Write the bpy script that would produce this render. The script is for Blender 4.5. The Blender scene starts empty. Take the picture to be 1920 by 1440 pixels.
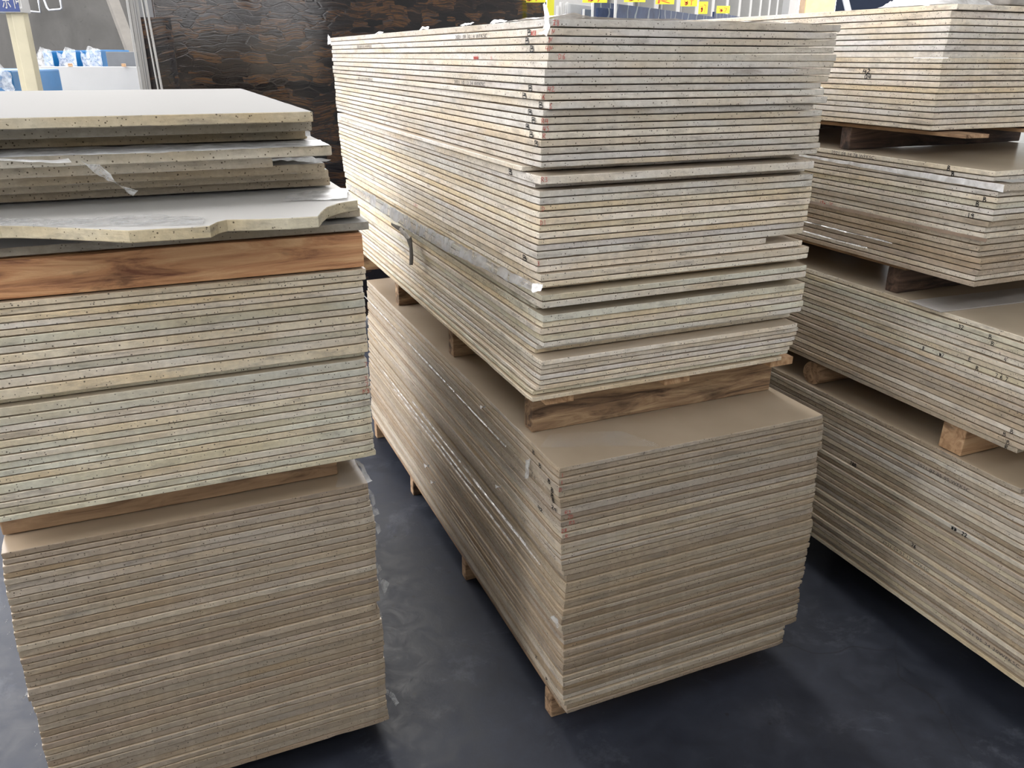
SKY=5.6; SUN=1.35; EXPO=0.0; CEIL_L=2.5; CEIL_V=4.6; LW=0.9; SK=(-2.2, -.3, -.6, 0.9); BTOP=3.7
import bpy, bmesh, math, random
from mathutils import Vector, Matrix, noise

scn = bpy.context.scene
C = scn.collection
PI = math.pi
rnd = random.Random(11)

# ------------------------------------------------------------------ camera
CAM = Vector((0.0, 0.0, 1.93)); FOC = 1524.6; PITCH = .3832; ROLL = .0038
_cp, _sp = math.cos(PITCH), math.sin(PITCH)
FW = Vector((0, _cp, -_sp)); _up = Vector((0, _sp, _cp)); _rt = Vector((1, 0, 0))
RT = _rt * math.cos(ROLL) + _up * math.sin(ROLL)
UP = _up * math.cos(ROLL) - _rt * math.sin(ROLL)
cd = bpy.data.cameras.new('camera'); cam = bpy.data.objects.new('camera', cd); C.objects.link(cam)
cd.sensor_width = 36; cd.lens = FOC / 1920 * 36; cd.clip_start = .05; cd.clip_end = 300
m = Matrix((RT, UP, -FW)).transposed().to_4x4(); m.translation = CAM
cam.matrix_world = m
scn.camera = cam

# ------------------------------------------------------------------ sky and sun
YAW = .4044                                   # heading shared by all the stacks
R_ = Vector((math.cos(YAW), math.sin(YAW), 0)); B_ = Vector((-math.sin(YAW), math.cos(YAW), 0))
w = bpy.data.worlds.new('world'); scn.world = w; w.use_nodes = True
bg = w.node_tree.nodes['Background']
bg.inputs[0].default_value = (1.0, .983, .985, 1); bg.inputs[1].default_value = SKY
sl = bpy.data.lights.new('sun', 'SUN'); so = bpy.data.objects.new('sun', sl); C.objects.link(so)
sl.energy = SUN; sl.angle = math.radians(16); sl.color = (1.0, .97, .92)
_el = math.radians(40)
_sd = (B_ * math.cos(_el) + Vector((0, 0, math.sin(_el)))).normalized()
so.rotation_euler = _sd.to_track_quat('Z', 'Y').to_euler()
so.location = (0, 6, 8)
scn.view_settings.view_transform = 'Standard'
scn.view_settings.look = 'None'
scn.view_settings.gamma = 1
scn.view_settings.use_curve_mapping = False
scn.view_settings.exposure = EXPO

SLABS = {
 'U': [(2.0079, 0.0163, 0.8559, 1.7800, 0.8313, 2.4683), (1.9891, 0.0155, 0.8507, 1.7815, 0.8281, 2.4170), (1.9711, 0.0146, 0.8434, 1.7818, 0.8372, 2.3540), (1.9540, 0.0146, 0.8415, 1.7827, 0.8371, 2.3617), (1.9369, 0.0150, 0.8440, 1.7814, 0.8436, 2.3623), (1.9195, 0.0142, 0.8417, 1.7825, 0.8418, 2.3690), (1.9028, 0.0152, 0.8341, 1.7772, 0.8369, 2.3118), (1.8851, 0.0149, 0.8350, 1.7798, 0.8355, 2.3381), (1.8677, 0.0142, 0.8423, 1.7827, 0.8079, 2.3717), (1.8510, 0.0142, 0.8284, 1.7809, 0.8341, 2.2884), (1.8343, 0.0166, 0.8411, 1.7650, 0.8206, 2.3567), (1.8152, 0.0137, 0.8327, 1.7777, 0.7968, 2.3076), (1.7989, 0.0146, 0.8307, 1.7798, 0.8334, 2.3041), (1.7818, 0.0135, 0.8308, 1.7785, 0.8333, 2.2879), (1.7658, 0.0151, 0.8307, 1.7803, 0.8345, 2.2922), (1.7481, 0.0143, 0.8291, 1.7804, 0.8349, 2.2930), (1.7313, 0.0141, 0.8271, 1.7771, 0.8360, 2.2863), (1.7147, 0.0136, 0.8296, 1.7783, 0.8425, 2.2952), (1.6986, 0.0120, 0.8291, 1.7787, 0.8350, 2.2796), (1.6841, 0.0120, 0.8077, 1.8400, 0.8511, 2.1113), (1.6696, 0.0196, 0.8203, 1.7600, 0.8225, 2.2576), (1.6475, 0.0120, 0.8289, 1.8100, 0.8304, 2.2517), (1.6330, 0.0148, 0.8251, 1.7750, 0.8338, 2.2618), (1.6157, 0.0155, 0.8273, 1.7778, 0.8336, 2.2612), (1.5978, 0.0124, 0.8284, 1.7807, 0.8381, 2.2723), (1.5828, 0.0137, 0.8263, 1.7778, 0.8385, 2.2582), (1.5667, 0.0156, 0.8297, 1.7770, 0.8318, 2.2735), (1.5486, 0.0134, 0.8285, 1.7822, 0.8351, 2.2540), (1.5327, 0.0145, 0.8269, 1.7783, 0.8341, 2.2448), (1.5156, 0.0121, 0.8254, 1.7783, 0.8366, 2.2368), (1.5010, 0.0138, 0.8237, 1.7829, 0.8337, 2.2267), (1.4847, 0.0165, 0.8237, 1.7822, 0.8324, 2.2089), (1.4657, 0.0153, 0.8244, 1.7787, 0.7027, 2.2158), (1.4480, 0.0145, 0.8255, 1.7828, 0.8354, 2.2096), (1.4310, 0.0174, 0.8299, 1.7700, 0.8460, 2.2393), (1.4111, 0.0126, 0.8310, 1.7700, 0.8441, 2.2235), (1.3960, 0.0126, 0.8379, 1.8100, 0.8382, 2.2197), (1.3809, 0.0151, 0.8292, 1.7600, 0.8379, 2.2105), (1.3633, 0.0165, 0.8301, 1.7600, 0.8391, 2.2286), (1.3443, 0.0165, 0.8423, 1.8250, 0.8423, 2.2163), (1.3253, 0.0183, 0.8379, 1.7700, 0.8423, 2.2056), (1.3045, 0.0147, 0.8414, 1.7788, 0.8469, 2.2100), (1.2873, 0.0160, 0.8367, 1.7792, 0.8491, 2.1652), (1.2687, 0.0169, 0.8428, 1.7780, 0.8489, 2.1722), (1.2494, 0.0128, 0.8446, 1.7779, 0.8424, 2.1581), (1.2341, 0.0128, 0.8405, 1.8100, 0.8393, 2.0871), (1.2188, 0.0128, 0.8425, 1.8250, 0.8467, 2.0751), (1.2035, 0.0127, 0.8371, 1.7700, 0.8360, 2.0877), (1.1883, 0.0120, 0.8397, 1.7770, 0.8446, 2.0833), (1.1738, 0.0120, 0.8396, 1.7811, 0.8452, 2.0625), (1.1593, 0.0120, 0.8366, 1.7790, 0.8422, 2.0253), (1.1448, 0.0120, 0.8365, 1.7789, 0.8372, 2.0168), (1.1303, 0.0120, 0.8268, 1.7800, 0.8383, 1.9603), (1.1158, 0.0120, 0.8214, 1.7900, 0.8467, 1.8977), (1.1013, 0.0120, 0.8155, 1.7789, 0.8235, 1.8793)],
 'M': [(0.9440, 0.0127, 0.8433, 1.6650, 0.8773, 2.0620), (0.9288, 0.0154, 0.8444, 1.6689, 0.8847, 2.0638), (0.9109, 0.0155, 0.8417, 1.6639, 0.8881, 2.0526), (0.8929, 0.0163, 0.8406, 1.6610, 0.8872, 2.0720), (0.8741, 0.0183, 0.8439, 1.6668, 0.8898, 2.0726), (0.8534, 0.0122, 0.8454, 1.6619, 0.8876, 2.0961), (0.8387, 0.0147, 0.8494, 1.6662, 0.8903, 2.0915), (0.8215, 0.0212, 0.8502, 1.6651, 0.8730, 2.1140), (0.7978, 0.0148, 0.8526, 1.6687, 0.8759, 2.1220), (0.7805, 0.0153, 0.8515, 1.6655, 0.8803, 2.1089), (0.7627, 0.0166, 0.8539, 1.6661, 0.8809, 2.1267), (0.7435, 0.0148, 0.8560, 1.6629, 0.8763, 2.1595), (0.7263, 0.0129, 0.8530, 1.6655, 0.8786, 2.1368), (0.7109, 0.0147, 0.8530, 1.6628, 0.8819, 2.1478), (0.6937, 0.0171, 0.8565, 1.6673, 0.8856, 2.1414), (0.6741, 0.0122, 0.8544, 1.6652, 0.8863, 2.1625), (0.6594, 0.0144, 0.8547, 1.6617, 0.8819, 2.1685), (0.6425, 0.0167, 0.8572, 1.6626, 0.8770, 2.1818), (0.6234, 0.0173, 0.8649, 1.6638, 0.8766, 2.2114), (0.6036, 0.0209, 0.8753, 1.6671, 0.8679, 2.2361), (0.5801, 0.0166, 0.8719, 1.6621, 0.8750, 2.2542), (0.5610, 0.0150, 0.8732, 1.6669, 0.8811, 2.2440), (0.5436, 0.0166, 0.8718, 1.6664, 0.8818, 2.2450), (0.5244, 0.0120, 0.8682, 1.6613, 0.8780, 2.2262), (0.5099, 0.0150, 0.8696, 1.6665, 0.8816, 2.2513), (0.4925, 0.0172, 0.8659, 1.6613, 0.8834, 2.2378), (0.4728, 0.0120, 0.8633, 1.6616, 0.8791, 2.2274), (0.4583, 0.0162, 0.8625, 1.6658, 0.8869, 2.2319), (0.4396, 0.0163, 0.8631, 1.6626, 0.8822, 2.2312), (0.4208, 0.0183, 0.8698, 1.6684, 0.8792, 2.2499), (0.4000, 0.0120, 0.8704, 1.6648, 0.8803, 2.2592), (0.3855, 0.0159, 0.8718, 1.6634, 0.8767, 2.2649), (0.3671, 0.0132, 0.8736, 1.6677, 0.8774, 2.2851), (0.3514, 0.0120, 0.8698, 1.6608, 0.8725, 2.2664), (0.3369, 0.0151, 0.8742, 1.6670, 0.8668, 2.2728), (0.3194, 0.0138, 0.8726, 1.6610, 0.8639, 2.2860), (0.3031, 0.0120, 0.8709, 1.6619, 0.8708, 2.2676), (0.2886, 0.0143, 0.8740, 1.6691, 0.8765, 2.2831), (0.2718, 0.0139, 0.8733, 1.6666, 0.8771, 2.2710), (0.2554, 0.0170, 0.8718, 1.6625, 0.8715, 2.2673), (0.2359, 0.0162, 0.8727, 1.6615, 0.8724, 2.2783), (0.2171, 0.0161, 0.8754, 1.6693, 0.8757, 2.2898), (0.1985, 0.0163, 0.8754, 1.6665, 0.8753, 2.3017), (0.1797, 0.0140, 0.8784, 1.6679, 0.8276, 2.3143), (0.1632, 0.0175, 0.8794, 1.6618, 0.8222, 2.3079), (0.1432, 0.0157, 0.8892, 1.6661, 0.8147, 2.3584), (0.1250, 0.0141, 0.8903, 1.6637, 0.8121, 2.3553)],
 'LM': [(1.4723, 0.0125, -0.4465, 1.8282, 0.8611, 1.3500), (1.4578, 0.0125, -0.4479, 1.8318, 0.8622, 1.3500), (1.4433, 0.0125, -0.4546, 1.8289, 0.8603, 1.3500), (1.4288, 0.0125, -0.4522, 1.8311, 0.8574, 1.3500), (1.4143, 0.0128, -0.4468, 1.8322, 0.8549, 1.3500), (1.3996, 0.0179, -0.4475, 1.8307, 0.8550, 1.3500), (1.3796, 0.0134, -0.4500, 1.8318, 0.8583, 1.3500), (1.3642, 0.0180, -0.4534, 1.8293, 0.8610, 1.3500), (1.3442, 0.0136, -0.4574, 1.8271, 0.8631, 1.3500), (1.3286, 0.0145, -0.4565, 1.8301, 0.8626, 1.3500), (1.3120, 0.0189, -0.4505, 1.8305, 0.8577, 1.3500), (1.2911, 0.0229, -0.4580, 1.8281, 0.8652, 1.3500), (1.2662, 0.0126, -0.4538, 1.8500, 0.8573, 1.3500), (1.2517, 0.0201, -0.4601, 1.8300, 0.8626, 1.3500), (1.2296, 0.0172, -0.4506, 1.8272, 0.8549, 1.3500), (1.2104, 0.0138, -0.4582, 1.8289, 0.8630, 1.3500), (1.1947, 0.0145, -0.4562, 1.8293, 0.8620, 1.3500), (1.1782, 0.0166, -0.4600, 1.8299, 0.8655, 1.3500), (1.1596, 0.0138, -0.4594, 1.8312, 0.8648, 1.3500), (1.1437, 0.0148, -0.4571, 1.8294, 0.8623, 1.3500), (1.1270, 0.0151, -0.4587, 1.8329, 0.8641, 1.3500), (1.1098, 0.0141, -0.4570, 1.8319, 0.8629, 1.3500), (1.0938, 0.0151, -0.4555, 1.8325, 0.8613, 1.3500), (1.0766, 0.0210, -0.4515, 1.8312, 0.8565, 1.3500), (1.0537, 0.0163, -0.4526, 1.8310, 0.8602, 1.3500), (1.0354, 0.0125, -0.4584, 1.8302, 0.8648, 1.3500), (1.0209, 0.0153, -0.4499, 1.8318, 0.8569, 1.3500), (1.0036, 0.0135, -0.4561, 1.8292, 0.8657, 1.3500)],
 'LL': [(0.9031, 0.0149, -0.4415, 1.8503, 0.8301, 1.3500), (0.8861, 0.0125, -0.4426, 1.8494, 0.8319, 1.3500), (0.8716, 0.0188, -0.4452, 1.8470, 0.8349, 1.3500), (0.8508, 0.0131, -0.4480, 1.8493, 0.8399, 1.3500), (0.8357, 0.0149, -0.4496, 1.8481, 0.8442, 1.3500), (0.8188, 0.0146, -0.4507, 1.8509, 0.8470, 1.3500), (0.8022, 0.0188, -0.4538, 1.8524, 0.8535, 1.3500), (0.7815, 0.0171, -0.4534, 1.8525, 0.8547, 1.3500), (0.7623, 0.0162, -0.4533, 1.8507, 0.8539, 1.3500), (0.7441, 0.0152, -0.4542, 1.8493, 0.8533, 1.3500), (0.7269, 0.0159, -0.4551, 1.8477, 0.8536, 1.3500), (0.7090, 0.0143, -0.4581, 1.8511, 0.8567, 1.3500), (0.6927, 0.0170, -0.4588, 1.8503, 0.8541, 1.3500), (0.6737, 0.0178, -0.4602, 1.8513, 0.8566, 1.3500), (0.6539, 0.0160, -0.4605, 1.8492, 0.8552, 1.3500), (0.6359, 0.0178, -0.4609, 1.8523, 0.8572, 1.3500), (0.6160, 0.0145, -0.4610, 1.8483, 0.8562, 1.3500), (0.5995, 0.0164, -0.4606, 1.8488, 0.8588, 1.3500), (0.5811, 0.0153, -0.4611, 1.8486, 0.8596, 1.3500), (0.5638, 0.0177, -0.4625, 1.8507, 0.8611, 1.3500), (0.5441, 0.0139, -0.4638, 1.8524, 0.8630, 1.3500), (0.5282, 0.0195, -0.4634, 1.8480, 0.8492, 1.3500), (0.5067, 0.0157, -0.4671, 1.8508, 0.8628, 1.3500), (0.4889, 0.0161, -0.4630, 1.8516, 0.8599, 1.3500), (0.4708, 0.0145, -0.4606, 1.8483, 0.8609, 1.3500), (0.4543, 0.0170, -0.4587, 1.8474, 0.8597, 1.3500), (0.4353, 0.0209, -0.4597, 1.8504, 0.8619, 1.3500), (0.4123, 0.0182, -0.4625, 1.8520, 0.8647, 1.3500), (0.3922, 0.0164, -0.4629, 1.8523, 0.8656, 1.3500), (0.3737, 0.0172, -0.4638, 1.8514, 0.8637, 1.3500), (0.3545, 0.0171, -0.4656, 1.8495, 0.8639, 1.3500), (0.3354, 0.0163, -0.4648, 1.8496, 0.8653, 1.3500), (0.3171, 0.0187, -0.4645, 1.8502, 0.8652, 1.3500), (0.2964, 0.0163, -0.4648, 1.8524, 0.8649, 1.3500), (0.2782, 0.0141, -0.4655, 1.8488, 0.8646, 1.3500), (0.2621, 0.0182, -0.4661, 1.8487, 0.8640, 1.3500), (0.2419, 0.0209, -0.4693, 1.8506, 0.8669, 1.3500), (0.2190, 0.0174, -0.4710, 1.8528, 0.8701, 1.3500), (0.1996, 0.0156, -0.4703, 1.8481, 0.8670, 1.3500), (0.1821, 0.0156, -0.4695, 1.8472, 0.8673, 1.3500), (0.1645, 0.0199, -0.4716, 1.8477, 0.8689, 1.3500), (0.1427, 0.0190, -0.4738, 1.8504, 0.8738, 1.3500), (0.1216, 0.0156, -0.4744, 1.8506, 0.8765, 1.3500)],
 'LT': [(1.8220, 0.0205, -0.5438, 1.7940, 0.8600, 1.3560), (1.7985, 0.0205, -0.5351, 1.8687, 0.8600, 1.2813), (1.7750, 0.0205, -0.5347, 1.9414, 0.8600, 1.2086), (1.7515, 0.0205, -0.5072, 1.8082, 0.8600, 1.3418), (1.7270, 0.0205, -0.5672, 1.8569, 0.8000, 1.2931), (1.7030, 0.0205, -0.5050, 1.9156, 0.8600, 1.2344), (1.6800, 0.0205, -0.4849, 1.9829, 0.8600, 1.1671), (1.6570, 0.0205, -0.4741, 2.0295, 0.8600, 1.1205), (1.6300, 0.0235, -0.4548, 1.8314, 0.8600, 1.3186), (1.6035, 0.0205, -0.0791, 1.8799, 0.5000, 1.2701), (1.5770, 0.0180, -0.4283, 1.8442, 0.8600, 1.3058)],
 'BROKEN': [(-0.2853, 1.7853), (-0.2485, 1.7703), (-0.1735, 1.7234), (-0.0743, 1.6561), (-0.0634, 1.6490), (0.0188, 1.6427), (0.0781, 1.6409), (0.0954, 1.6771), (0.1137, 1.6937), (0.1675, 1.6780), (0.2275, 1.6661), (0.2861, 1.6643), (0.3029, 1.7130), (0.3256, 1.7661), (0.3576, 1.8045), (0.3806, 1.8180), (0.4044, 1.8279)],
 'RA': [(2.0753, 0.0150, 2.2005, 1.8814, 0.8600, 2.3500), (2.0578, 0.0186, 2.1977, 1.8963, 0.8600, 2.3500), (2.0367, 0.0165, 2.1996, 1.8929, 0.8600, 2.3500), (2.0177, 0.0161, 2.1965, 1.8893, 0.8600, 2.3500), (1.9991, 0.0148, 2.1967, 1.8905, 0.8600, 2.3500), (1.9818, 0.0145, 2.1987, 1.8918, 0.8600, 2.3500), (1.9648, 0.0147, 2.1972, 1.8938, 0.8600, 2.3500), (1.9476, 0.0159, 2.2037, 1.9019, 0.8600, 2.3500), (1.9292, 0.0137, 2.1981, 1.8955, 0.8600, 2.3500), (1.9129, 0.0138, 2.1982, 1.8942, 0.8600, 2.3500), (1.8966, 0.0154, 2.2023, 1.8978, 0.8600, 2.3500), (1.8787, 0.0139, 2.2019, 1.8963, 0.8600, 2.3500), (1.8623, 0.0156, 2.1981, 1.8898, 0.8600, 2.3500), (1.8442, 0.0144, 2.2026, 1.8948, 0.8600, 2.3500), (1.8273, 0.0164, 2.2010, 1.9005, 0.8600, 2.3500), (1.8084, 0.0159, 2.1991, 1.8913, 0.8600, 2.3500), (1.7901, 0.0144, 2.2010, 1.8956, 0.8600, 2.3500), (1.7731, 0.0159, 2.1980, 1.8901, 0.8600, 2.3500), (1.7547, 0.0157, 2.1981, 1.8925, 0.8600, 2.3500), (1.7365, 0.0139, 2.2030, 1.8924, 0.8600, 2.3500)],
 'RB': [(1.6296, 0.0147, 2.1995, 1.6471, 0.8600, 2.3500), (1.6124, 0.0120, 2.2032, 1.6500, 0.8600, 2.3500), (1.5979, 0.0207, 2.1974, 1.6086, 0.8600, 2.3500), (1.5747, 0.0139, 2.1971, 1.6226, 0.8600, 2.3500), (1.5583, 0.0148, 2.1964, 1.6179, 0.8600, 2.3500), (1.5410, 0.0156, 2.2019, 1.6244, 0.8600, 2.3500), (1.5229, 0.0142, 2.2005, 1.6257, 0.8600, 2.3500), (1.5062, 0.0150, 2.1961, 1.6206, 0.8600, 2.3500), (1.4887, 0.0162, 2.1963, 1.6313, 0.8600, 2.3500), (1.4700, 0.0154, 2.2026, 1.6418, 0.8600, 2.3500), (1.4521, 0.0156, 2.2000, 1.6388, 0.8600, 2.3500), (1.4339, 0.0167, 2.2030, 1.6454, 0.8600, 2.3500), (1.4147, 0.0164, 2.1963, 1.6417, 0.8600, 2.3500), (1.3958, 0.0141, 2.2007, 1.6441, 0.8600, 2.3500), (1.3792, 0.0151, 2.1969, 1.6292, 0.8600, 2.3500), (1.3616, 0.0154, 2.2018, 1.6254, 0.8600, 2.3500), (1.3437, 0.0167, 2.2009, 1.6326, 0.8600, 2.3500), (1.3245, 0.0140, 2.2009, 1.6384, 0.8600, 2.3500), (1.3080, 0.0146, 2.1978, 1.6342, 0.8600, 2.3500)],
 'RC': [(1.1930, 0.0155, 2.2036, 1.2969, 0.8600, 2.3500), (1.1750, 0.0155, 2.1965, 1.3015, 0.8600, 2.3500), (1.1569, 0.0155, 2.1967, 1.2915, 0.8600, 2.3500), (1.1389, 0.0155, 2.1997, 1.3012, 0.8600, 2.3500), (1.1209, 0.0155, 2.2031, 1.2918, 0.8600, 2.3500), (1.1029, 0.0155, 2.1966, 1.3111, 0.8600, 2.3500), (1.0848, 0.0155, 2.2027, 1.2970, 0.8600, 2.3500), (1.0668, 0.0155, 2.2020, 1.3081, 0.8600, 2.3500), (1.0488, 0.0155, 2.1984, 1.2960, 0.8600, 2.3500), (1.0308, 0.0155, 2.2021, 1.3201, 0.8600, 2.3500), (1.0127, 0.0155, 2.2032, 1.3097, 0.8600, 2.3500), (0.9947, 0.0155, 2.1972, 1.3227, 0.8600, 2.3500), (0.9767, 0.0155, 2.1981, 1.3336, 0.8600, 2.3500), (0.9587, 0.0155, 2.1976, 1.3167, 0.8600, 2.3500), (0.9406, 0.0155, 2.1988, 1.3266, 0.8600, 2.3500), (0.9226, 0.0155, 2.1994, 1.3360, 0.8600, 2.3500), (0.9046, 0.0155, 2.2012, 1.3474, 0.8600, 2.3500), (0.8866, 0.0155, 2.1971, 1.3649, 0.8600, 2.3500), (0.8685, 0.0155, 2.2015, 1.3846, 0.8600, 2.3500)],
 'RD': [(0.7550, 0.0159, 2.2007, 1.3432, 0.8600, 2.4500), (0.7366, 0.0159, 2.1965, 1.3231, 0.8600, 2.4500), (0.7182, 0.0159, 2.1999, 1.3212, 0.8600, 2.4500), (0.6998, 0.0159, 2.2040, 1.3143, 0.8600, 2.4500), (0.6814, 0.0159, 2.2016, 1.3043, 0.8600, 2.4500), (0.6630, 0.0159, 2.2028, 1.3054, 0.8600, 2.4500), (0.6446, 0.0159, 2.1979, 1.2835, 0.8600, 2.4500), (0.6262, 0.0159, 2.1976, 1.2812, 0.8600, 2.4500), (0.6078, 0.0159, 2.2039, 1.2721, 0.8600, 2.4500), (0.5895, 0.0159, 2.2013, 1.2724, 0.8600, 2.4500), (0.5711, 0.0159, 2.2046, 1.2546, 0.8600, 2.4500), (0.5527, 0.0159, 2.2027, 1.2517, 0.8600, 2.4500), (0.5343, 0.0159, 2.1960, 1.2504, 0.8600, 2.4500), (0.5159, 0.0159, 2.2034, 1.2421, 0.8600, 2.4500), (0.4975, 0.0159, 2.1955, 1.2426, 0.8600, 2.4500), (0.4791, 0.0159, 2.1988, 1.2286, 0.8600, 2.4500), (0.4607, 0.0159, 2.2022, 1.2138, 0.8600, 2.4500), (0.4423, 0.0159, 2.1991, 1.2079, 0.8600, 2.4500), (0.4239, 0.0159, 2.1960, 1.1954, 0.8600, 2.4500), (0.4055, 0.0159, 2.2022, 1.1950, 0.8600, 2.4500), (0.3871, 0.0159, 2.2037, 1.1808, 0.8600, 2.4500), (0.3687, 0.0159, 2.1980, 1.1759, 0.8600, 2.4500), (0.3503, 0.0159, 2.2044, 1.1808, 0.8600, 2.4500), (0.3319, 0.0159, 2.2040, 1.1679, 0.8600, 2.4500), (0.3135, 0.0159, 2.1960, 1.1588, 0.8600, 2.4500), (0.2952, 0.0159, 2.1973, 1.1437, 0.8600, 2.4500), (0.2768, 0.0159, 2.2006, 1.1417, 0.8600, 2.4500), (0.2584, 0.0159, 2.1961, 1.1389, 0.8600, 2.4500), (0.2400, 0.0159, 2.2043, 1.1403, 0.8600, 2.4500), (0.2216, 0.0159, 2.1997, 1.1161, 0.8600, 2.4500), (0.2032, 0.0159, 2.2027, 1.1091, 0.8600, 2.4500), (0.1848, 0.0159, 2.2124, 1.1012, 0.8600, 2.4500), (0.1664, 0.0159, 2.2049, 1.1031, 0.8600, 2.4500)],
}

# ------------------------------------------------------------------ helpers
def P(u, v, z): return R_ * u + B_ * v + Vector((0, 0, z))
def ray(x, y): return FW * FOC + RT * (x - 960) - UP * (y - 720)
def at(x, y, Y):                              # point of the picture on the plane at distance Y
    d = ray(x, y); return CAM + d * (Y / d.y)
def at_u(x, y, u):                            # ... on the vertical plane u -> (v, z)
    d = ray(x, y); p = CAM + d * (u / d.dot(R_)); return p.dot(B_), p.z
def at_v(x, y, v):
    d = ray(x, y); p = CAM + d * (v / d.dot(B_)); return p.dot(R_), p.z
def at_z(x, y, z):
    d = ray(x, y); p = CAM + d * ((z - CAM.z) / d.z); return p.dot(R_), p.dot(B_)

def tag(o, label=None, cat=None, group=None, kind=None):
    if label: o['label'] = label
    if cat: o['category'] = cat
    if group: o['group'] = group
    if kind or label: o['kind'] = kind or 'thing'
    return o
def link(name, me, mat=None, parent=None, loc=(0, 0, 0), rz=0.0):
    o = bpy.data.objects.new(name, me); C.objects.link(o)
    if mat is not None and me is not None: me.materials.append(mat)
    if parent is not None: o.parent = parent
    o.location = loc; o.rotation_euler = (0, 0, rz)
    return o
def empty(name, loc, rz=0.0):
    o = bpy.data.objects.new(name, None); C.objects.link(o); o.location = loc; o.rotation_euler = (0, 0, rz)
    o.empty_display_size = .1
    return o
def bm_mesh(bm, name='mesh', smooth=False):
    me = bpy.data.meshes.new(name); bmesh.ops.recalc_face_normals(bm, faces=bm.faces)
    bm.to_mesh(me); bm.free()
    if smooth:
        for p in me.polygons: p.use_smooth = True
    return me
def bx(bm, x0, x1, y0, y1, z0, z1, bev=0.0, seg=2):
    r = bmesh.ops.create_cube(bm, size=1)
    for v in r['verts']:
        v.co = Vector(((x0 + x1) / 2 + v.co.x * (x1 - x0), (y0 + y1) / 2 + v.co.y * (y1 - y0), (z0 + z1) / 2 + v.co.z * (z1 - z0)))
    if bev > 0:
        es = list({e for v in r['verts'] for e in v.link_edges})
        bmesh.ops.bevel(bm, geom=es, offset=bev, segments=seg, affect='EDGES', profile=.6)
def box_mesh(x0, x1, y0, y1, z0, z1, bev=0.0, rough=0.0, cuts=0, seed=0):
    bm = bmesh.new(); bx(bm, x0, x1, y0, y1, z0, z1, bev)
    if cuts:
        bmesh.ops.subdivide_edges(bm, edges=[e for e in bm.edges if e.calc_length() > .06], cuts=cuts, use_grid_fill=True)
        for v in bm.verts:
            n = noise.noise_vector(v.co * 9 + Vector((seed * 3.1, 0, 0)))
            v.co += n * rough
    return bm_mesh(bm)
def ribbon_mesh(A, B, n=40, mm=6, amp=.004, seed=0, thick=0.0):
    """sheet between two polylines, crumpled"""
    def samp(L, t):
        t *= len(L) - 1; i = min(int(t), len(L) - 2); return Vector(L[i]).lerp(Vector(L[i + 1]), t - i)
    bm = bmesh.new(); g = []
    for i in range(n + 1):
        row = []
        for j in range(mm + 1):
            p = samp(A, i / n).lerp(samp(B, i / n), j / mm)
            d = noise.noise_vector(p * 22 + Vector((seed, seed * 2, 0))) * amp + noise.noise_vector(p * 70 + Vector((seed, 0, 5))) * amp * .45
            row.append(bm.verts.new(p + d))
        g.append(row)
    for i in range(n):
        for j in range(mm): bm.faces.new((g[i][j], g[i + 1][j], g[i + 1][j + 1], g[i][j + 1]))
    return bm_mesh(bm, smooth=True)

# ------------------------------------------------------------------ materials
def mat(name):
    m = bpy.data.materials.new(name); m.use_nodes = True; nt = m.node_tree
    return m, nt, nt.nodes['Principled BSDF']
class G:                                       # tiny node-graph helper
    def __init__(s, nt): s.nt = nt; s.co = nt.nodes.new('ShaderNodeTexCoord')
    def n(s, t, **k):
        x = s.nt.nodes.new(t)
        for a, b in k.items(): setattr(x, a, b)
        return x
    def l(s, a, b): s.nt.links.new(a, b)
    def mapped(s, scale, src=None, off=None):
        mp = s.n('ShaderNodeMapping'); mp.inputs['Scale'].default_value = scale
        s.l(src if src is not None else s.co.outputs['Object'], mp.inputs['Vector'])
        if off is not None: s.l(off, mp.inputs['Location'])
        return mp.outputs[0]
    def noise(s, vec, scale, detail=4, rough=.5, dist=0):
        x = s.n('ShaderNodeTexNoise'); x.inputs['Scale'].default_value = scale; x.inputs['Detail'].default_value = detail
        x.inputs['Roughness'].default_value = rough; x.inputs['Distortion'].default_value = dist
        s.l(vec, x.inputs['Vector']); return x.outputs['Fac']
    def ramp(s, fac, stops, interp='LINEAR'):
        r = s.n('ShaderNodeValToRGB'); cr = r.color_ramp; cr.interpolation = interp
        while len(cr.elements) < len(stops): cr.elements.new(.5)
        for e, (p, c) in zip(cr.elements, stops):
            e.position = p; e.color = (c, c, c, 1) if isinstance(c, (int, float)) else (*c, 1)
        s.l(fac, r.inputs[0]); return r.outputs[0]
    def mix(s, fac, a, b, mode='MIX'):
        x = s.n('ShaderNodeMix'); x.data_type = 'RGBA'; x.blend_type = mode
        for sock, v in ((x.inputs[0], fac), (x.inputs[6], a), (x.inputs[7], b)):
            if isinstance(v, (int, float)): sock.default_value = v
            elif isinstance(v, tuple): sock.default_value = (*v, 1)
            else: s.l(v, sock)
        return x.outputs[2]
    def math(s, op, a, b=0.0):
        x = s.n('ShaderNodeMath', operation=op)
        for sock, v in ((x.inputs[0], a), (x.inputs[1], b)):
            if isinstance(v, (int, float)): sock.default_value = v
            else: s.l(v, sock)
        return x.outputs[0]
    def bump(s, h, strength, dist, bsdf):
        b = s.n('ShaderNodeBump'); b.inputs['Strength'].default_value = strength; b.inputs['Distance'].default_value = dist
        s.l(h, b.inputs['Height']); s.l(b.outputs[0], bsdf.inputs['Normal'])

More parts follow.
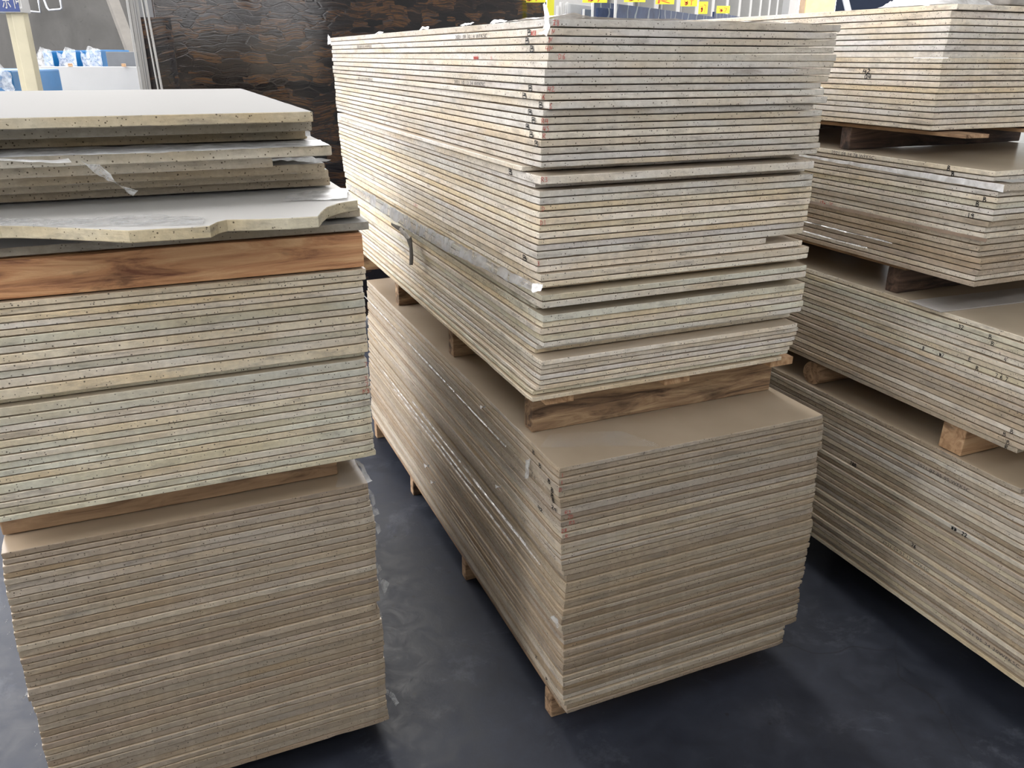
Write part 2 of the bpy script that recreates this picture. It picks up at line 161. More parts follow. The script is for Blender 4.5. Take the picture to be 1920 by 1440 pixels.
def stone_material():
    m, nt, bs = mat('engineered_stone'); g = G(nt)
    oi = g.n('ShaderNodeObjectInfo'); base = oi.outputs['Color']
    off = g.n('ShaderNodeCombineXYZ'); r10 = g.math('MULTIPLY', oi.outputs['Random'], 37.0)
    for i in range(3): g.l(r10, off.inputs[i])
    v1 = g.mapped((1, 1, 3), off=off.outputs[0])
    warm = g.ramp(g.noise(v1, 2.6, 3, .55), [(.42, 0.0), (.66, 1.0)])
    col = g.mix(g.math('MULTIPLY', warm, .75), base, (.90, .76, .55), 'MULTIPLY')
    cool = g.ramp(g.noise(v1, 1.3, 2), [(.45, 0.0), (.65, 1.0)])
    col = g.mix(g.math('MULTIPLY', cool, .22), col, (.55, .56, .52))
    fine = g.noise(g.mapped((1, 1, 1)), 55, 4, .7)
    col = g.mix(.5, col, g.ramp(fine, [(.3, .66), (.7, 1.16)]), 'MULTIPLY')
    # grime: smears along the edges
    gm = g.noise(g.mapped((3.5, 3.5, 14), off=off.outputs[0]), 3.2, 6, .66)
    gk = g.ramp(gm, [(.54, 0.0), (.70, 1.0)])
    col = g.mix(g.math('MULTIPLY', gk, .55), col, (.20, .175, .15))
    # pits
    for sc, th, lo in ((80, .17, .55), (150, .22, .60)):
        vo = g.n('ShaderNodeTexVoronoi'); vo.inputs['Scale'].default_value = sc
        g.l(g.mapped((1, 1, 1), off=off.outputs[0]), vo.inputs['Vector'])
        sp = g.ramp(vo.outputs['Distance'], [(th * .7, 1.0), (th, 0.0)])
        sx = g.n('ShaderNodeSeparateColor'); g.l(vo.outputs['Color'], sx.inputs[0])
        pick = g.math('GREATER_THAN', sx.outputs[0], lo)
        col = g.mix(g.math('MULTIPLY', g.math('MULTIPLY', sp, pick), .85), col, (.06, .045, .03))
    # face: honed top, sawn edge
    geo = g.n('ShaderNodeNewGeometry'); sz = g.n('ShaderNodeSeparateXYZ'); g.l(geo.outputs['Normal'], sz.inputs[0])
    top = g.ramp(g.math('ABSOLUTE', sz.outputs[2]), [(.8, 0.0), (.95, 1.0)])
    brown = g.math('GREATER_THAN', oi.outputs['Alpha'], .5)         # honed brownish faces, else pale grey with sky glare put into the colour
    grey = g.mix(g.math('MULTIPLY', oi.outputs['Alpha'], 2.0), (0.0, 0.0, 0.0), (1.0, .99, .965))
    tcol = g.mix(brown, grey, g.mix(.66, base, g.ramp(g.noise(g.mapped((1, 1, 1)), 4, 3), [(.3, (.40, .31, .21)), (.7, (.50, .40, .285))])))
    col = g.mix(top, col, tcol)
    g.l(col, bs.inputs['Base Color'])
    g.l(g.math('ADD', g.ramp(top, [(0, .8), (1, .24)]), g.math('MULTIPLY', top, g.math('SUBTRACT', .36, g.math('MULTIPLY', brown, .36)))), bs.inputs['Roughness'])
    g.l(g.math('ADD', .06, g.math('MULTIPLY', brown, .4)), bs.inputs['Specular IOR Level'])
    nb = g.noise(g.mapped((1, 1, 2.5)), 90, 4, .7)
    g.bump(g.math('MULTIPLY', nb, g.math('SUBTRACT', 1.0, top)), .6, .0022, bs)
    return m
def wood_material(name, dark, mid, light, rough=.75):
    m, nt, bs = mat(name); g = G(nt)
    oi = g.n('ShaderNodeObjectInfo'); off = g.n('ShaderNodeCombineXYZ')
    r10 = g.math('MULTIPLY', oi.outputs['Random'], 23.0)
    for i in range(3): g.l(r10, off.inputs[i])
    v = g.mapped((1.6, 13, 13), off=off.outputs[0])
    a = g.noise(v, 2.4, 7, .62, 1.2)
    col = g.ramp(a, [(.34, dark), (.49, mid), (.66, light)])
    st = g.ramp(g.noise(g.mapped((2.5, 7, 7), off=off.outputs[0]), 2.2, 5, .6, .8), [(.56, 0.0), (.72, 1.0)])
    col = g.mix(g.math('MULTIPLY', st, .75), col, tuple(c * .28 for c in dark))
    # knots
    vo = g.n('ShaderNodeTexVoronoi'); vo.inputs['Scale'].default_value = 3.0
    g.l(g.mapped((1, 2.2, 2.2), off=off.outputs[0]), vo.inputs['Vector'])
    kn = g.ramp(vo.outputs['Distance'], [(.05, 1.0), (.14, 0.0)])
    col = g.mix(g.math('MULTIPLY', kn, .7), col, tuple(c * .35 for c in dark))
    g.l(col, bs.inputs['Base Color']); bs.inputs['Roughness'].default_value = rough
    g.bump(a, .7, .006, bs)
    return m
def simple(name, col, rough=.6, metal=0.0, vary=.12, scale=8, spec=.5):
    m, nt, bs = mat(name); g = G(nt)
    f = g.noise(g.mapped((1, 1, 1)), scale, 4, .6)
    lo = tuple(c * (1 - vary) for c in col); hi = tuple(min(1, c * (1 + vary)) for c in col)
    g.l(g.ramp(f, [(.3, lo), (.7, hi)]), bs.inputs['Base Color'])
    bs.inputs['Roughness'].default_value = rough; bs.inputs['Metallic'].default_value = metal
    bs.inputs['Specular IOR Level'].default_value = spec
    g.bump(f, .15, .003, bs)
    return m
def film_material(name, tint, alpha_lo, alpha_hi, scale=30, rough=.12):
    m, nt, bs = mat(name); g = G(nt)
    f = g.noise(g.mapped((1, 1, 1)), scale, 5, .6, .8)
    bs.inputs['Base Color'].default_value = (*tint, 1); bs.inputs['Roughness'].default_value = rough
    bs.inputs['Specular IOR Level'].default_value = .8
    g.l(g.ramp(f, [(.35, alpha_lo), (.65, alpha_hi)]), bs.inputs['Alpha'])
    g.bump(f, .8, .004, bs)
    return m
def floor_material():
    m, nt, bs = mat('dark_concrete_floor'); g = G(nt)
    a = g.noise(g.mapped((1, 1, 1)), 1.6, 6, .62)
    b = g.noise(g.mapped((1, 1, 1)), 11, 8, .72, .6)
    col = g.ramp(a, [(.3, (.018, .022, .034)), (.55, (.030, .035, .050)), (.75, (.048, .053, .071))])
    col = g.mix(.8, col, g.ramp(b, [(.3, .62), (.55, 1.0), (.8, 1.5)]), 'MULTIPLY')
    # dusty worn patches
    d = g.ramp(g.noise(g.mapped((1, 1, 1)), 3.1, 9, .74, .4), [(.56, 0.0), (.72, 1.0)])
    col = g.mix(g.math('MULTIPLY', d, .35), col, (.16, .175, .21))
    # cracks and scuffs
    vo = g.n('ShaderNodeTexVoronoi', feature='DISTANCE_TO_EDGE'); vo.inputs['Scale'].default_value = 1.15
    wv = g.n('ShaderNodeVectorMath', operation='ADD'); nz = g.n('ShaderNodeTexNoise'); nz.inputs['Scale'].default_value = 4
    g.l(g.co.outputs['Object'], nz.inputs['Vector']); sc = g.n('ShaderNodeVectorMath', operation='SCALE'); sc.inputs['Scale'].default_value = .22
    g.l(nz.outputs['Color'], sc.inputs[0]); g.l(g.co.outputs['Object'], wv.inputs[0]); g.l(sc.outputs[0], wv.inputs[1]); g.l(wv.outputs[0], vo.inputs['Vector'])
    ck = g.ramp(vo.outputs['Distance'], [(.0, 1.0), (.006, 0.0)])
    msk = g.ramp(g.noise(g.mapped((1, 1, 1)), 1.1, 2), [(.48, 0.0), (.56, 1.0)])
    col = g.mix(g.math('MULTIPLY', g.math('MULTIPLY', ck, msk), .55), col, (.012, .012, .014))
    v2 = g.n('ShaderNodeTexVoronoi'); v2.inputs['Scale'].default_value = 16; g.l(g.co.outputs['Object'], v2.inputs['Vector'])
    s2 = g.n('ShaderNodeSeparateColor'); g.l(v2.outputs['Color'], s2.inputs[0])
    sp = g.math('MULTIPLY', g.ramp(v2.outputs['Distance'], [(.08, 1.0), (.15, 0.0)]), g.math('GREATER_THAN', s2.outputs[0], .86))
    col = g.mix(g.math('MULTIPLY', sp, .7), col, (.02, .02, .022))
    g.l(col, bs.inputs['Base Color'])
    g.l(g.ramp(b, [(.3, .42), (.7, .66)]), bs.inputs['Roughness'])
    bs.inputs['Specular IOR Level'].default_value = .35
    g.bump(b, .25, .004, bs)
    return m
def wall_material():
    m, nt, bs = mat('streaked_concrete'); g = G(nt)
    a = g.noise(g.mapped((1.2, 1.2, .5)), 2.0, 6, .65, .6)
    col = g.ramp(a, [(.3, (.055, .053, .049)), (.6, (.085, .082, .077)), (.8, (.115, .11, .103))])
    sp = g.ramp(g.noise(g.mapped((4, 4, 6)), 4, 8, .75, .8), [(.60, 0.0), (.70, 1.0)])
    col = g.mix(g.math('MULTIPLY', sp, .7), col, (.02, .019, .018))
    g.l(col, bs.inputs['Base Color']); bs.inputs['Roughness'].default_value = .85
    g.bump(a, .3, .01, bs)
    return m
def strata_material():
    m, nt, bs = mat('banded_brown_stone'); g = G(nt)
    wv = g.n('ShaderNodeVectorMath', operation='ADD'); nz = g.n('ShaderNodeTexNoise'); nz.inputs['Scale'].default_value = 3.5
    g.l(g.co.outputs['Object'], nz.inputs['Vector']); sc = g.n('ShaderNodeVectorMath', operation='SCALE'); sc.inputs['Scale'].default_value = .12
    g.l(nz.outputs['Color'], sc.inputs[0]); g.l(g.co.outputs['Object'], wv.inputs[0]); g.l(sc.outputs[0], wv.inputs[1])
    cells = g.mapped((6.5, .01, 22), src=wv.outputs[0])
    vo = g.n('ShaderNodeTexVoronoi', distance='CHEBYCHEV'); vo.inputs['Scale'].default_value = 1.0; g.l(cells, vo.inputs['Vector'])
    sx = g.n('ShaderNodeSeparateColor'); g.l(vo.outputs['Color'], sx.inputs[0])
    cmb = g.n('ShaderNodeCombineXYZ'); g.l(g.math('MULTIPLY', sx.outputs[0], 19), cmb.inputs[0]); g.l(g.math('MULTIPLY', sx.outputs[1], 31), cmb.inputs[2])
    bands = g.noise(g.mapped((3.2, 1, 60), src=wv.outputs[0], off=cmb.outputs[0]), 1.6, 5, .6, .7)
    fac = g.math('ADD', g.math('MULTIPLY', bands, .75), g.math('MULTIPLY', sx.outputs[2], .32))
    col = g.ramp(fac, [(.28, (.003, .003, .005)), (.44, (.008, .0065, .008)), (.55, (.016, .011, .011)), (.62, (.036, .020, .013)), (.68, (.10, .048, .018)), (.74, (.02, .019, .024)), (.90, (.10, .095, .095))])
    ed = g.n('ShaderNodeTexVoronoi', feature='DISTANCE_TO_EDGE'); ed.inputs['Scale'].default_value = 1.0; g.l(cells, ed.inputs['Vector'])
    el = g.ramp(ed.outputs['Distance'], [(0, 1.0), (.05, 0.0)])
    col = g.mix(g.math('MULTIPLY', el, .5), col, (.022, .018, .02))
    g.l(col, bs.inputs['Base Color']); bs.inputs['Roughness'].default_value = .035
    bs.inputs['Specular IOR Level'].default_value = .7
    g.bump(g.math('ADD', fac, g.math('MULTIPLY', el, -.4)), .10, .004, bs)
    return m
def blue_marble_material():
    m, nt, bs = mat('veined_blue_stone'); g = G(nt)
    a = g.noise(g.mapped((1, 1, 1)), 3, 7, .7, 1.2)
    col = g.ramp(a, [(.3, (.010, .018, .045)), (.6, (.022, .035, .075)), (.8, (.05, .07, .11))])
    wv = g.n('ShaderNodeTexWave'); wv.inputs['Scale'].default_value = 1.1; wv.inputs['Distortion'].default_value = 14; wv.inputs['Detail'].default_value = 3
    g.l(g.co.outputs['Object'], wv.inputs['Vector'])
    v = g.ramp(wv.outputs['Fac'], [(.955, 0.0), (.99, 1.0)])
    col = g.mix(g.math('MULTIPLY', v, .7), col, (.17, .19, .19))
    g.l(col, bs.inputs['Base Color']); bs.inputs['Roughness'].default_value = .55; bs.inputs['Specular IOR Level'].default_value = .12
    return m

STONE = stone_material()
WOODS = {
 'weathered': wood_material('weathered_pallet_wood', (.085, .05, .03), (.30, .19, .11), (.52, .37, .22)),
 'orange': wood_material('orange_hardwood', (.20, .075, .035), (.56, .28, .13), (.72, .44, .23), .6),
 'brown': wood_material('brown_softwood', (.15, .085, .045), (.38, .24, .14), (.52, .35, .21)),
 'fresh': wood_material('fresh_cut_pine', (.32, .18, .09), (.50, .31, .17), (.62, .42, .25)),
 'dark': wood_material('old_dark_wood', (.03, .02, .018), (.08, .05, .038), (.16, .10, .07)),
}
FILM = film_material('clear_plastic_film', (.82, .84, .86), .12, .62)
FILM_W = film_material('milky_plastic_film', (.88, .89, .90), .55, .97, 18, .3)
FILM_S = film_material('shiny_film_edge', (.85, .85, .85), .1, .95, 22, .08)
FILM_G = film_material('grey_plastic_film', (.45, .46, .48), .25, .85, 14, .18)
FILM_T = film_material('thin_clear_film', (.75, .75, .74), .03, .22, 9, .06)
INK = simple('black_marker', (.006, .006, .007), .6, vary=.02)
REDINK = simple('red_crayon', (.52, .09, .07), .7, vary=.1)
STAMP = simple('grey_printing_ink', (.05, .05, .055), .7, vary=.1)
WHITE = simple('white_quartz', (.44, .44, .435), .35, vary=.03)
PALE = simple('pale_grey_quartz', (.26, .265, .27), .3, vary=.05)
CREAMP = simple('cream_paint', (.50, .46, .33), .5, vary=.08)
BLUEP = simple('blue_sign_paint', (.012, .04, .19), .45, vary=.1)
SKYBLUE = simple('bright_blue_plastic', (.01, .12, .30), .35, vary=.15)
YELLOW = simple('yellow_card', (.60, .58, .03), .6, vary=.04)
REDP = simple('red_paint', (.55, .06, .03), .6, vary=.05)
NAVY = simple('navy_panel', (.012, .017, .03), .8, vary=.1, spec=.1)
STEEL = simple('galvanised_steel', (.55, .57, .60), .4, .6, vary=.1)
STRAPM = simple('dirty_grey_strap', (.085, .075, .06), .8, vary=.4, scale=40)
STRAPL = simple('worn_pale_strap', (.33, .31, .28), .8, vary=.3, scale=40)
BLUEM = blue_marble_material()
STRATA = strata_material()

# ------------------------------------------------------------------ floor, concrete wall and unseen light-shaping shell
fm = floor_material()
o = link('floor', box_mesh(-30, 30, -10, 60, -.2, 0), fm); tag(o, kind='structure')
wm = wall_material()
o = link('wall_left', box_mesh(-9.5, .62, 0, .2, 0, 3.3), wm, loc=(-3.0, 8.3, 0)); tag(o, kind='structure')
shellm = simple('unseen_shell_grey', (.42, .42, .40), .8)  # colour of the added walls and ceiling, all out of view
bm = bmesh.new()
bx(bm, -9, 9, 0, .2, 0, 2.35)
for z_ in (2.45, 2.65, 2.85, 3.05): bx(bm, -9, 9, 0, .2, z_, z_ + .10)  # unseen slats added so the open band reflects in rows
bx(bm, -9, 9, 0, .2, BTOP, 4.6)
for k in range(10): bx(bm, -9 + k * 2 - .05, -9 + k * 2 + .05, .02, .18, 2.3, 4.5)
bk = link('added_wall_back', bm_mesh(bm), shellm, loc=P(0, -1.1, 0), rz=YAW); tag(bk, kind='structure')  # unseen wall added behind the camera to block low light
o = link('unseen_wall_right', box_mesh(0, .2, -1.1, 7.5, 0, 4.6), shellm, loc=P(8.8, 0, 0), rz=YAW); tag(o, kind='structure')  # unseen wall, lengthened to block the sky behind the right stack
o = link('added_wall_front_left', box_mesh(0, .2, -1.1, LW, 0, 4.6), shellm, loc=P(-3.0, 0, 0), rz=YAW); tag(o, kind='structure')  # unseen wall added to cut light on the lower front faces
bm = bmesh.new()
for x0, x1, y0, y1 in ((-CEIL_L, SK[0], -1.1, CEIL_V), (SK[1], 9, -1.1, CEIL_V), (SK[0], SK[1], -1.1, SK[2]), (SK[0], SK[1], SK[3], CEIL_V)): bx(bm, x0, x1, y0, y1, 4.6, 4.75)  # unseen roof added to cut sky light; its hole lights the left stack
o = link('added_ceiling', bm_mesh(bm), shellm, loc=(0, 0, 0), rz=YAW); tag(o, kind='structure')

# ------------------------------------------------------------------ slabs
def slab_mesh(W, L, th, seed, outline=None, chips=()):
    r = random.Random(seed); s0 = r.uniform(0, 90)
    if outline is None:
        pts = []
        def side(a, b, step):
            n = max(2, int((b - a).length / step))
            for i in range(n): pts.append(a.lerp(b, i / n))
        c = [Vector((0, 0)), Vector((W, 0)), Vector((W, L)), Vector((0, L))]
        cr = .004
        side(c[0] + Vector((cr, 0)), c[1] - Vector((cr, 0)), .022)
        side(c[1] + Vector((0, cr)), c[2] - Vector((0, cr)), .05)
        side(c[2] - Vector((cr, 0)), c[3] + Vector((cr, 0)), .08)
        side(c[3] - Vector((0, cr)), c[0] + Vector((0, cr)), .035)
    else: pts = [Vector(p) for p in outline]
    cen = sum(pts, Vector((0, 0))) / len(pts)
    n = len(pts); bm = bmesh.new(); rings = []
    tan = [(pts[(i + 1) % n] - pts[i - 1]).normalized() for i in range(n)]
    nor = [Vector((t.y, -t.x)) for t in tan]
    for k, (zz, ins) in enumerate(((th, .0014), (th - .0011, 0.0), (.0016, 0.0), (0.0, .0024))):
        ring = []
        for i, p in enumerate(pts):
            q = p * 1.0
            a = noise.noise(Vector((q.x * 9 + s0, q.y * 9, k * .35))) * .0009 + noise.noise(Vector((q.x * 45 + s0, q.y * 45, k * .8))) * .0011
            chip = max(0.0, noise.noise(Vector((q.x * 17 + s0 * 2, q.y * 17, 5.0 if k < 2 else 9.0))) - .38) * .012
            d = -ins - chip * (1.0 if k in (0, 3) else .25) + a
            q = q + nor[i] * d
            z = zz
            if k == 1: z = th - .0011 - chip * .35 - abs(a) * .6
            if k == 2: z = .0016 + chip * .35 + abs(a) * .6
            ring.append(bm.verts.new((q.x, q.y, z)))
        rings.append(ring)
    for k in range(3):
        for i in range(n):
            j = (i + 1) % n
            bm.faces.new((rings[k][i], rings[k][j], rings[k + 1][j], rings[k + 1][i]))
    bm.faces.new(rings[0]); bm.faces.new(list(reversed(rings[3])))
    return bm_mesh(bm)

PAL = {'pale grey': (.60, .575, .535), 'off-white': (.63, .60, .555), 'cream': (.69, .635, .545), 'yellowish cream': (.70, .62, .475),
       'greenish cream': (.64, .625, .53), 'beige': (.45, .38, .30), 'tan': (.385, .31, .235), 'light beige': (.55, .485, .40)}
ORD = ['', 'first', 'second', 'third', 'fourth', 'fifth', 'sixth', 'seventh', 'eighth', 'ninth', 'tenth', 'eleventh', 'twelfth', 'thirteenth',
       'fourteenth', 'fifteenth', 'sixteenth', 'seventeenth', 'eighteenth', 'nineteenth', 'twentieth']
def ordinal(n):
    if n <= 20: return ORD[n]
    return 'twenty-' + ORD[n - 20] if n < 30 else 'thirtieth'
GROUPS = {
 'U': ("in the middle stack's upper bundle", 'slabs of the upper bundle of the middle stack', [('off-white', 5), ('pale grey', 6), ('cream', 2)], [('cream', 4), ('greenish cream', 4), ('yellowish cream', 2), ('off-white', 2)]),
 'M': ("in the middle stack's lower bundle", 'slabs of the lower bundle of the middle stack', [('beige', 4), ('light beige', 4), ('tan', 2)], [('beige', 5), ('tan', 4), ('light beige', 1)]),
 'LT': ("among the loose slabs topping the left stack", 'loose slabs on top of the left stack', [('cream', 1)], [('beige', 1)]),
 'LM': ("between the two timbers of the left stack", 'slabs between the timbers of the left stack', [('cream', 4), ('greenish cream', 4), ('yellowish cream', 3)], [('cream', 3), ('greenish cream', 5), ('yellowish cream', 3)]),
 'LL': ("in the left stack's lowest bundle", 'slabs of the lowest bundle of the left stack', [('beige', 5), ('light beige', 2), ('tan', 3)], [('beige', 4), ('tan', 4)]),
 'RA': ("in the right stack's topmost bundle", 'slabs of the topmost bundle of the right stack', [('off-white', 4), ('cream', 3)], [('cream', 3), ('off-white', 2), ('yellowish cream', 2)]),
 'RB': ("in the right stack's second bundle", 'slabs of the second bundle of the right stack', [('cream', 3), ('off-white', 2), ('greenish cream', 2)], [('beige', 3), ('cream', 2)]),
 'RC': ("in the right stack's third bundle", 'slabs of the third bundle of the right stack', [('cream', 3), ('greenish cream', 3)], [('cream', 2), ('beige', 3)]),
 'RD': ("in the right stack's lowest bundle", 'slabs of the lowest bundle of the right stack', [('cream', 3), ('beige', 3)], [('beige', 3), ('yellowish cream', 3)]),
}
LT_LABELS = [
 'wide cream slab lying topmost on the left stack, its flat top fully bare',
 'grey-edged slab directly under the topmost slab of the left stack',
 'slab with a plastic-wrapped corner, third from the top of the left stack',
 'slab jutting forward with a wide bare top, fourth on the left stack',
 'short slab ending early at the right, fifth from the top of the left stack',
 'grimy chipped slab, uppermost of three flush ones above the broken slab',
 'middle one of three flush slabs above the broken slab',
 'lowest of three flush slabs, lying directly on the broken slab',
 'broken slab with a jagged snapped front edge on the left stack',
 'short beige slab end poking out under the broken slab at the right',
 'grey stained slab lying on the orange timber, overhanging it at the right']
def wpick(r, lst):
    t = r.uniform(0, sum(w for _, w in lst))
    for n, w in lst:
        t -= w
        if t <= 0: return n
    return lst[-1][0]
STACK = {}
for gk, rows in SLABS.items():
    if gk == 'BROKEN': continue
    where, grp, palA, palB = GROUPS[gk]; r = random.Random(sum(map(ord, gk)))
    n = len(rows); STACK[gk] = []
    for i, (z, th, u, v, W, L) in enumerate(rows):
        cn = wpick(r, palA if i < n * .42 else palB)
        outline = None
        if gk == 'LT' and i == 8:
            pts = [Vector((a - u, b - v)) for a, b in SLABS['BROKEN']]
            out = [Vector((-.03, pts[0].y))]
            for k in range(len(pts)):
                p = pts[k]; q = pts[(k + 1) % len(pts)]
                out.append(p)
                if k < len(pts) - 1:
                    m_ = max(1, int((q - p).length / .02))
                    for s in range(1, m_): out.append(p.lerp(q, s / m_) + Vector((0, noise.noise(Vector((s * 1.7, k * 3.1, 0))) * .0016)))
            e = pts[-1]
            out += [Vector((e.x + .006, e.y + .16)), Vector((e.x - .004, 1.1)), Vector((-.03, 1.1))]
            outline = out
        if abs((z - th) - CAM.z) < .0085: th += .0014 if gk != 'LT' else 0
        me = slab_mesh(W, L, th, r.random() * 1e6, outline)
        o = link('stone_slab', me, STONE, loc=P(u, v, z - th), rz=YAW)
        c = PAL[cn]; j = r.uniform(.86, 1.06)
        if gk == 'LT': c = [(.60, .54, .41), (.36, .33, .28), (.48, .42, .33), (.56, .52, .44), (.52, .46, .36), (.50, .43, .33), (.48, .41, .31), (.47, .40, .31), (.63, .58, .45), (.50, .44, .35), (.43, .40, .345)][i]
        j *= {'U': .98 if i < 19 else 1.22, 'LM': 1.12, 'RA': 1.15, 'RB': 1.14, 'RC': 1.2}.get(gk, 1.0)
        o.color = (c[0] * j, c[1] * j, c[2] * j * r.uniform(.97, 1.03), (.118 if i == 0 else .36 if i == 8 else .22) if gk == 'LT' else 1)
        if gk == 'LT': lab = LT_LABELS[i]
        else:
            if i < (n + 1) // 2: pos = ordinal(i + 1) + ' from the top' if i else 'topmost'
            else: pos = ordinal(n - i) + ' from the bottom' if i < n - 1 else 'lowest'
            lab = f"{cn} stone slab, {pos} {where}"
        tag(o, lab, 'stone slab', grp)
        STACK[gk].append((o, z, th, u, v, W, L))
SPECIAL = {('U', 1): "off-white slab topmost on the middle stack, crumpled plastic film on it",
 ('U', 2): "off-white slab stamped 2021 09 30 14, second from top of the middle stack",
 ('U', 9): "off-white slab stamped 2021 10 13 34, ninth from top of the middle stack",
 ('U', 33): "cream slab cut short at the right, leaving a dark slot in the middle stack",
 ('M', 1): "cream slab with a wide bare top, carrying the beam of the middle stack",
 ('RA', 1): "off-white slab topmost on the right stack, a plastic bag lying on it",
 ('RB', 1): "off-white slab stamped 2021 08 14 78 on its long edge, right stack",
 ('RB', 3): "plastic-wrapped slab jutting forward, third down in the right stack's second bundle",
 ('RD', 1): "chipped slab with a bare top under the small timber block, right stack",
 ('RC', 1): "slab with a bare dark top and a grey sheet on it, right stack",
 ('LL', 1): "beige slab with a bare shaded top under the left stack's thin beam"}
for (gk, i), t in SPECIAL.items(): STACK[gk][i - 1][0]['label'] = t

# ------------------------------------------------------------------ marks on the slabs
GLY = {
 'B': [[(0, 0), (.03, .5), (0, 1)], [(0, 1), (.45, .95), (.5, .75), (.1, .52)], [(.1, .52), (.6, .45), (.62, .15), (.3, 0), (0, .03)]],
 'R': [[(0, 0), (0, 1)], [(0, 1), (.5, .9), (.45, .6), (.05, .5)], [(.15, .5), (.6, 0)]],
 '4': [[(.2, 1), (0, .4), (.6, .45)], [(.5, .95), (.45, 0)]],
 '2': [[(0, .8), (.3, 1), (.55, .75), (0, .05), (.65, .1)]],
 '0': [[(.3, 1), (0, .6), (.1, 0), (.5, .05), (.55, .7), (.3, 1)]],
 '9': [[(.5, .7), (.2, .5), (0, .75), (.3, 1), (.5, .85), (.45, 0)]],
 '1': [[(.2, 1), (.25, 0)]], '3': [[(0, .95), (.5, .85), (.15, .55), (.5, .4), (.4, .05), (0, .1)]],
 'E': [[(.5, 1), (0, .95), (0, .05), (.6, 0)], [(0, .5), (.5, .55)]], '7': [[(0, 1), (.55, .95), (.2, 0)]],
 '6': [[(.5, 1), (.05, .5), (.1, .05), (.5, .1), (.45, .45), (.08, .4)]], 'm': [[(0, 0), (.1, .6), (.3, .1), (.45, .6), (.6, 0)]],
 'C': [[(.5, .85), (.1, .9), (0, .3), (.5, .05)]], 'N': [[(0, 0), (.1, 1), (.4, .3), (.7, 1)]], 'Z': [[(0, .9), (.6, 1), (.05, .1), (.65, .2)], [(.2, .6), (.5, .1)]],
 'S': [[(.5, 1), (.05, .8), (.4, .5), (.45, .1), (0, .05)]], 'T': [[(0, .9), (.7, 1)], [(.35, 1), (.3, 0)]], 'D': [[(0, 0), (0, 1), (.5, .7), (.45, .2), (0, 0)]],
 '8': [[(.3, .5), (.05, .8), (.35, 1), (.5, .75), (.05, .25), (.3, 0), (.5, .3), (.3, .5)]], '#': [[(0, .9), (.6, .2), (.1, .1), (.5, .95), (.3, .0), (.65, .6), (.05, .5), (.6, .4)]],
}
def strokes_mesh(txt, h, face, wd, seed=0, squash=1.0):
    r = random.Random(seed); bm = bmesh.new(); x = 0.0
    for ch in txt:
        if ch == ' ': x += .5; continue
        for st in GLY.get(ch, GLY['#']):
            pts = [Vector(((x + a + r.uniform(-.04, .04)) * h * squash, (b + r.uniform(-.04, .04)) * h)) for a, b in st]
            sm = []
            for i in range(len(pts) - 1):
                for k in range(4): sm.append(pts[i].lerp(pts[i + 1], k / 4))
            sm.append(pts[-1]); prev = None
            for i, p in enumerate(sm):
                t = (sm[min(i + 1, len(sm) - 1)] - sm[max(i - 1, 0)]).normalized(); nn = Vector((-t.y, t.x)) * wd * r.uniform(.7, 1.15)
                a, b = bm.verts.new((p.x + nn.x, p.y + nn.y, 0)), bm.verts.new((p.x - nn.x, p.y - nn.y, 0))
                if prev: bm.faces.new((prev[0], a, b, prev[1]))
                prev = (a, b)
        x += .82
    return bm
def print_bm(txt, h, squash):
    cu = bpy.data.curves.new('txt', 'FONT'); cu.body = txt; cu.size = h * 1.38; cu.space_character = 1.12
    ob = bpy.data.objects.new('txt', cu); C.objects.link(ob); bpy.context.view_layer.update()
    me = bpy.data.meshes.new_from_object(ob.evaluated_get(bpy.context.evaluated_depsgraph_get()))
    bpy.data.objects.remove(ob); bpy.data.curves.remove(cu)
    bm = bmesh.new(); bm.from_mesh(me); bpy.data.meshes.remove(me)
    for v in bm.verts: v.co.x *= squash
    return bm
def face_matrix(face):
    if face == 'left': return Matrix(((0, 0, -1), (-1, 0, 0), (0, 1, 0))).to_4x4()
    return Matrix(((1, 0, 0), (0, 0, -1), (0, 1, 0))).to_4x4()
def find(gk, z):
    for s in STACK[gk]:
        if s[1] - s[2] - .002 <= z <= s[1] + .002: return s
    return min(STACK[gk], key=lambda s: abs(s[1] - s[2] / 2 - z))
def mark(gk, px, py, txt, face='left', h=.012, ink=None, printed=0.0, wd=.0011, idx=None, squash=1.0):
    s = STACK[gk][0]
    for _ in range(2):
        if face == 'left': a, z = at_u(px, py, s[3])
        else: a, z = at_v(px, py, s[4])
        s = STACK[gk][idx - 1] if idx else find(gk, z)
    o, zt, th, u, v, W, L = s
    if idx: z = min(max(z, zt - th + .006), zt - .006)
    if printed:
        bm = print_bm(txt, h, 1.0); wdt = max(q.co.x for q in bm.verts)
        for q in bm.verts: q.co.x *= printed / wdt
        name = 'printed_date'
    else: bm = strokes_mesh(txt, h, face, wd, int(px * 7 + py), squash); name = 'handwritten_mark'
    cx = (max(q.co.x for q in bm.verts) + min(q.co.x for q in bm.verts)) / 2
    zc = min(max(z, zt - th + h * .55 + .0008), zt - h * .55 - .0008) if h < th else zt - th / 2
    for q in bm.verts: q.co.x -= cx; q.co.y -= h / 2; q.co.z += .0014
    bm.transform(face_matrix(face))
    if face == 'left': off = Vector((0, a - v, zc - (zt - th)))
    else: off = Vector((a - u, 0, zc - (zt - th)))
    bmesh.ops.translate(bm, verts=bm.verts, vec=off)
    me = bpy.data.meshes.new(name); bm.to_mesh(me); bm.free()
    link(name, me, ink or (STAMP if printed else INK), o)
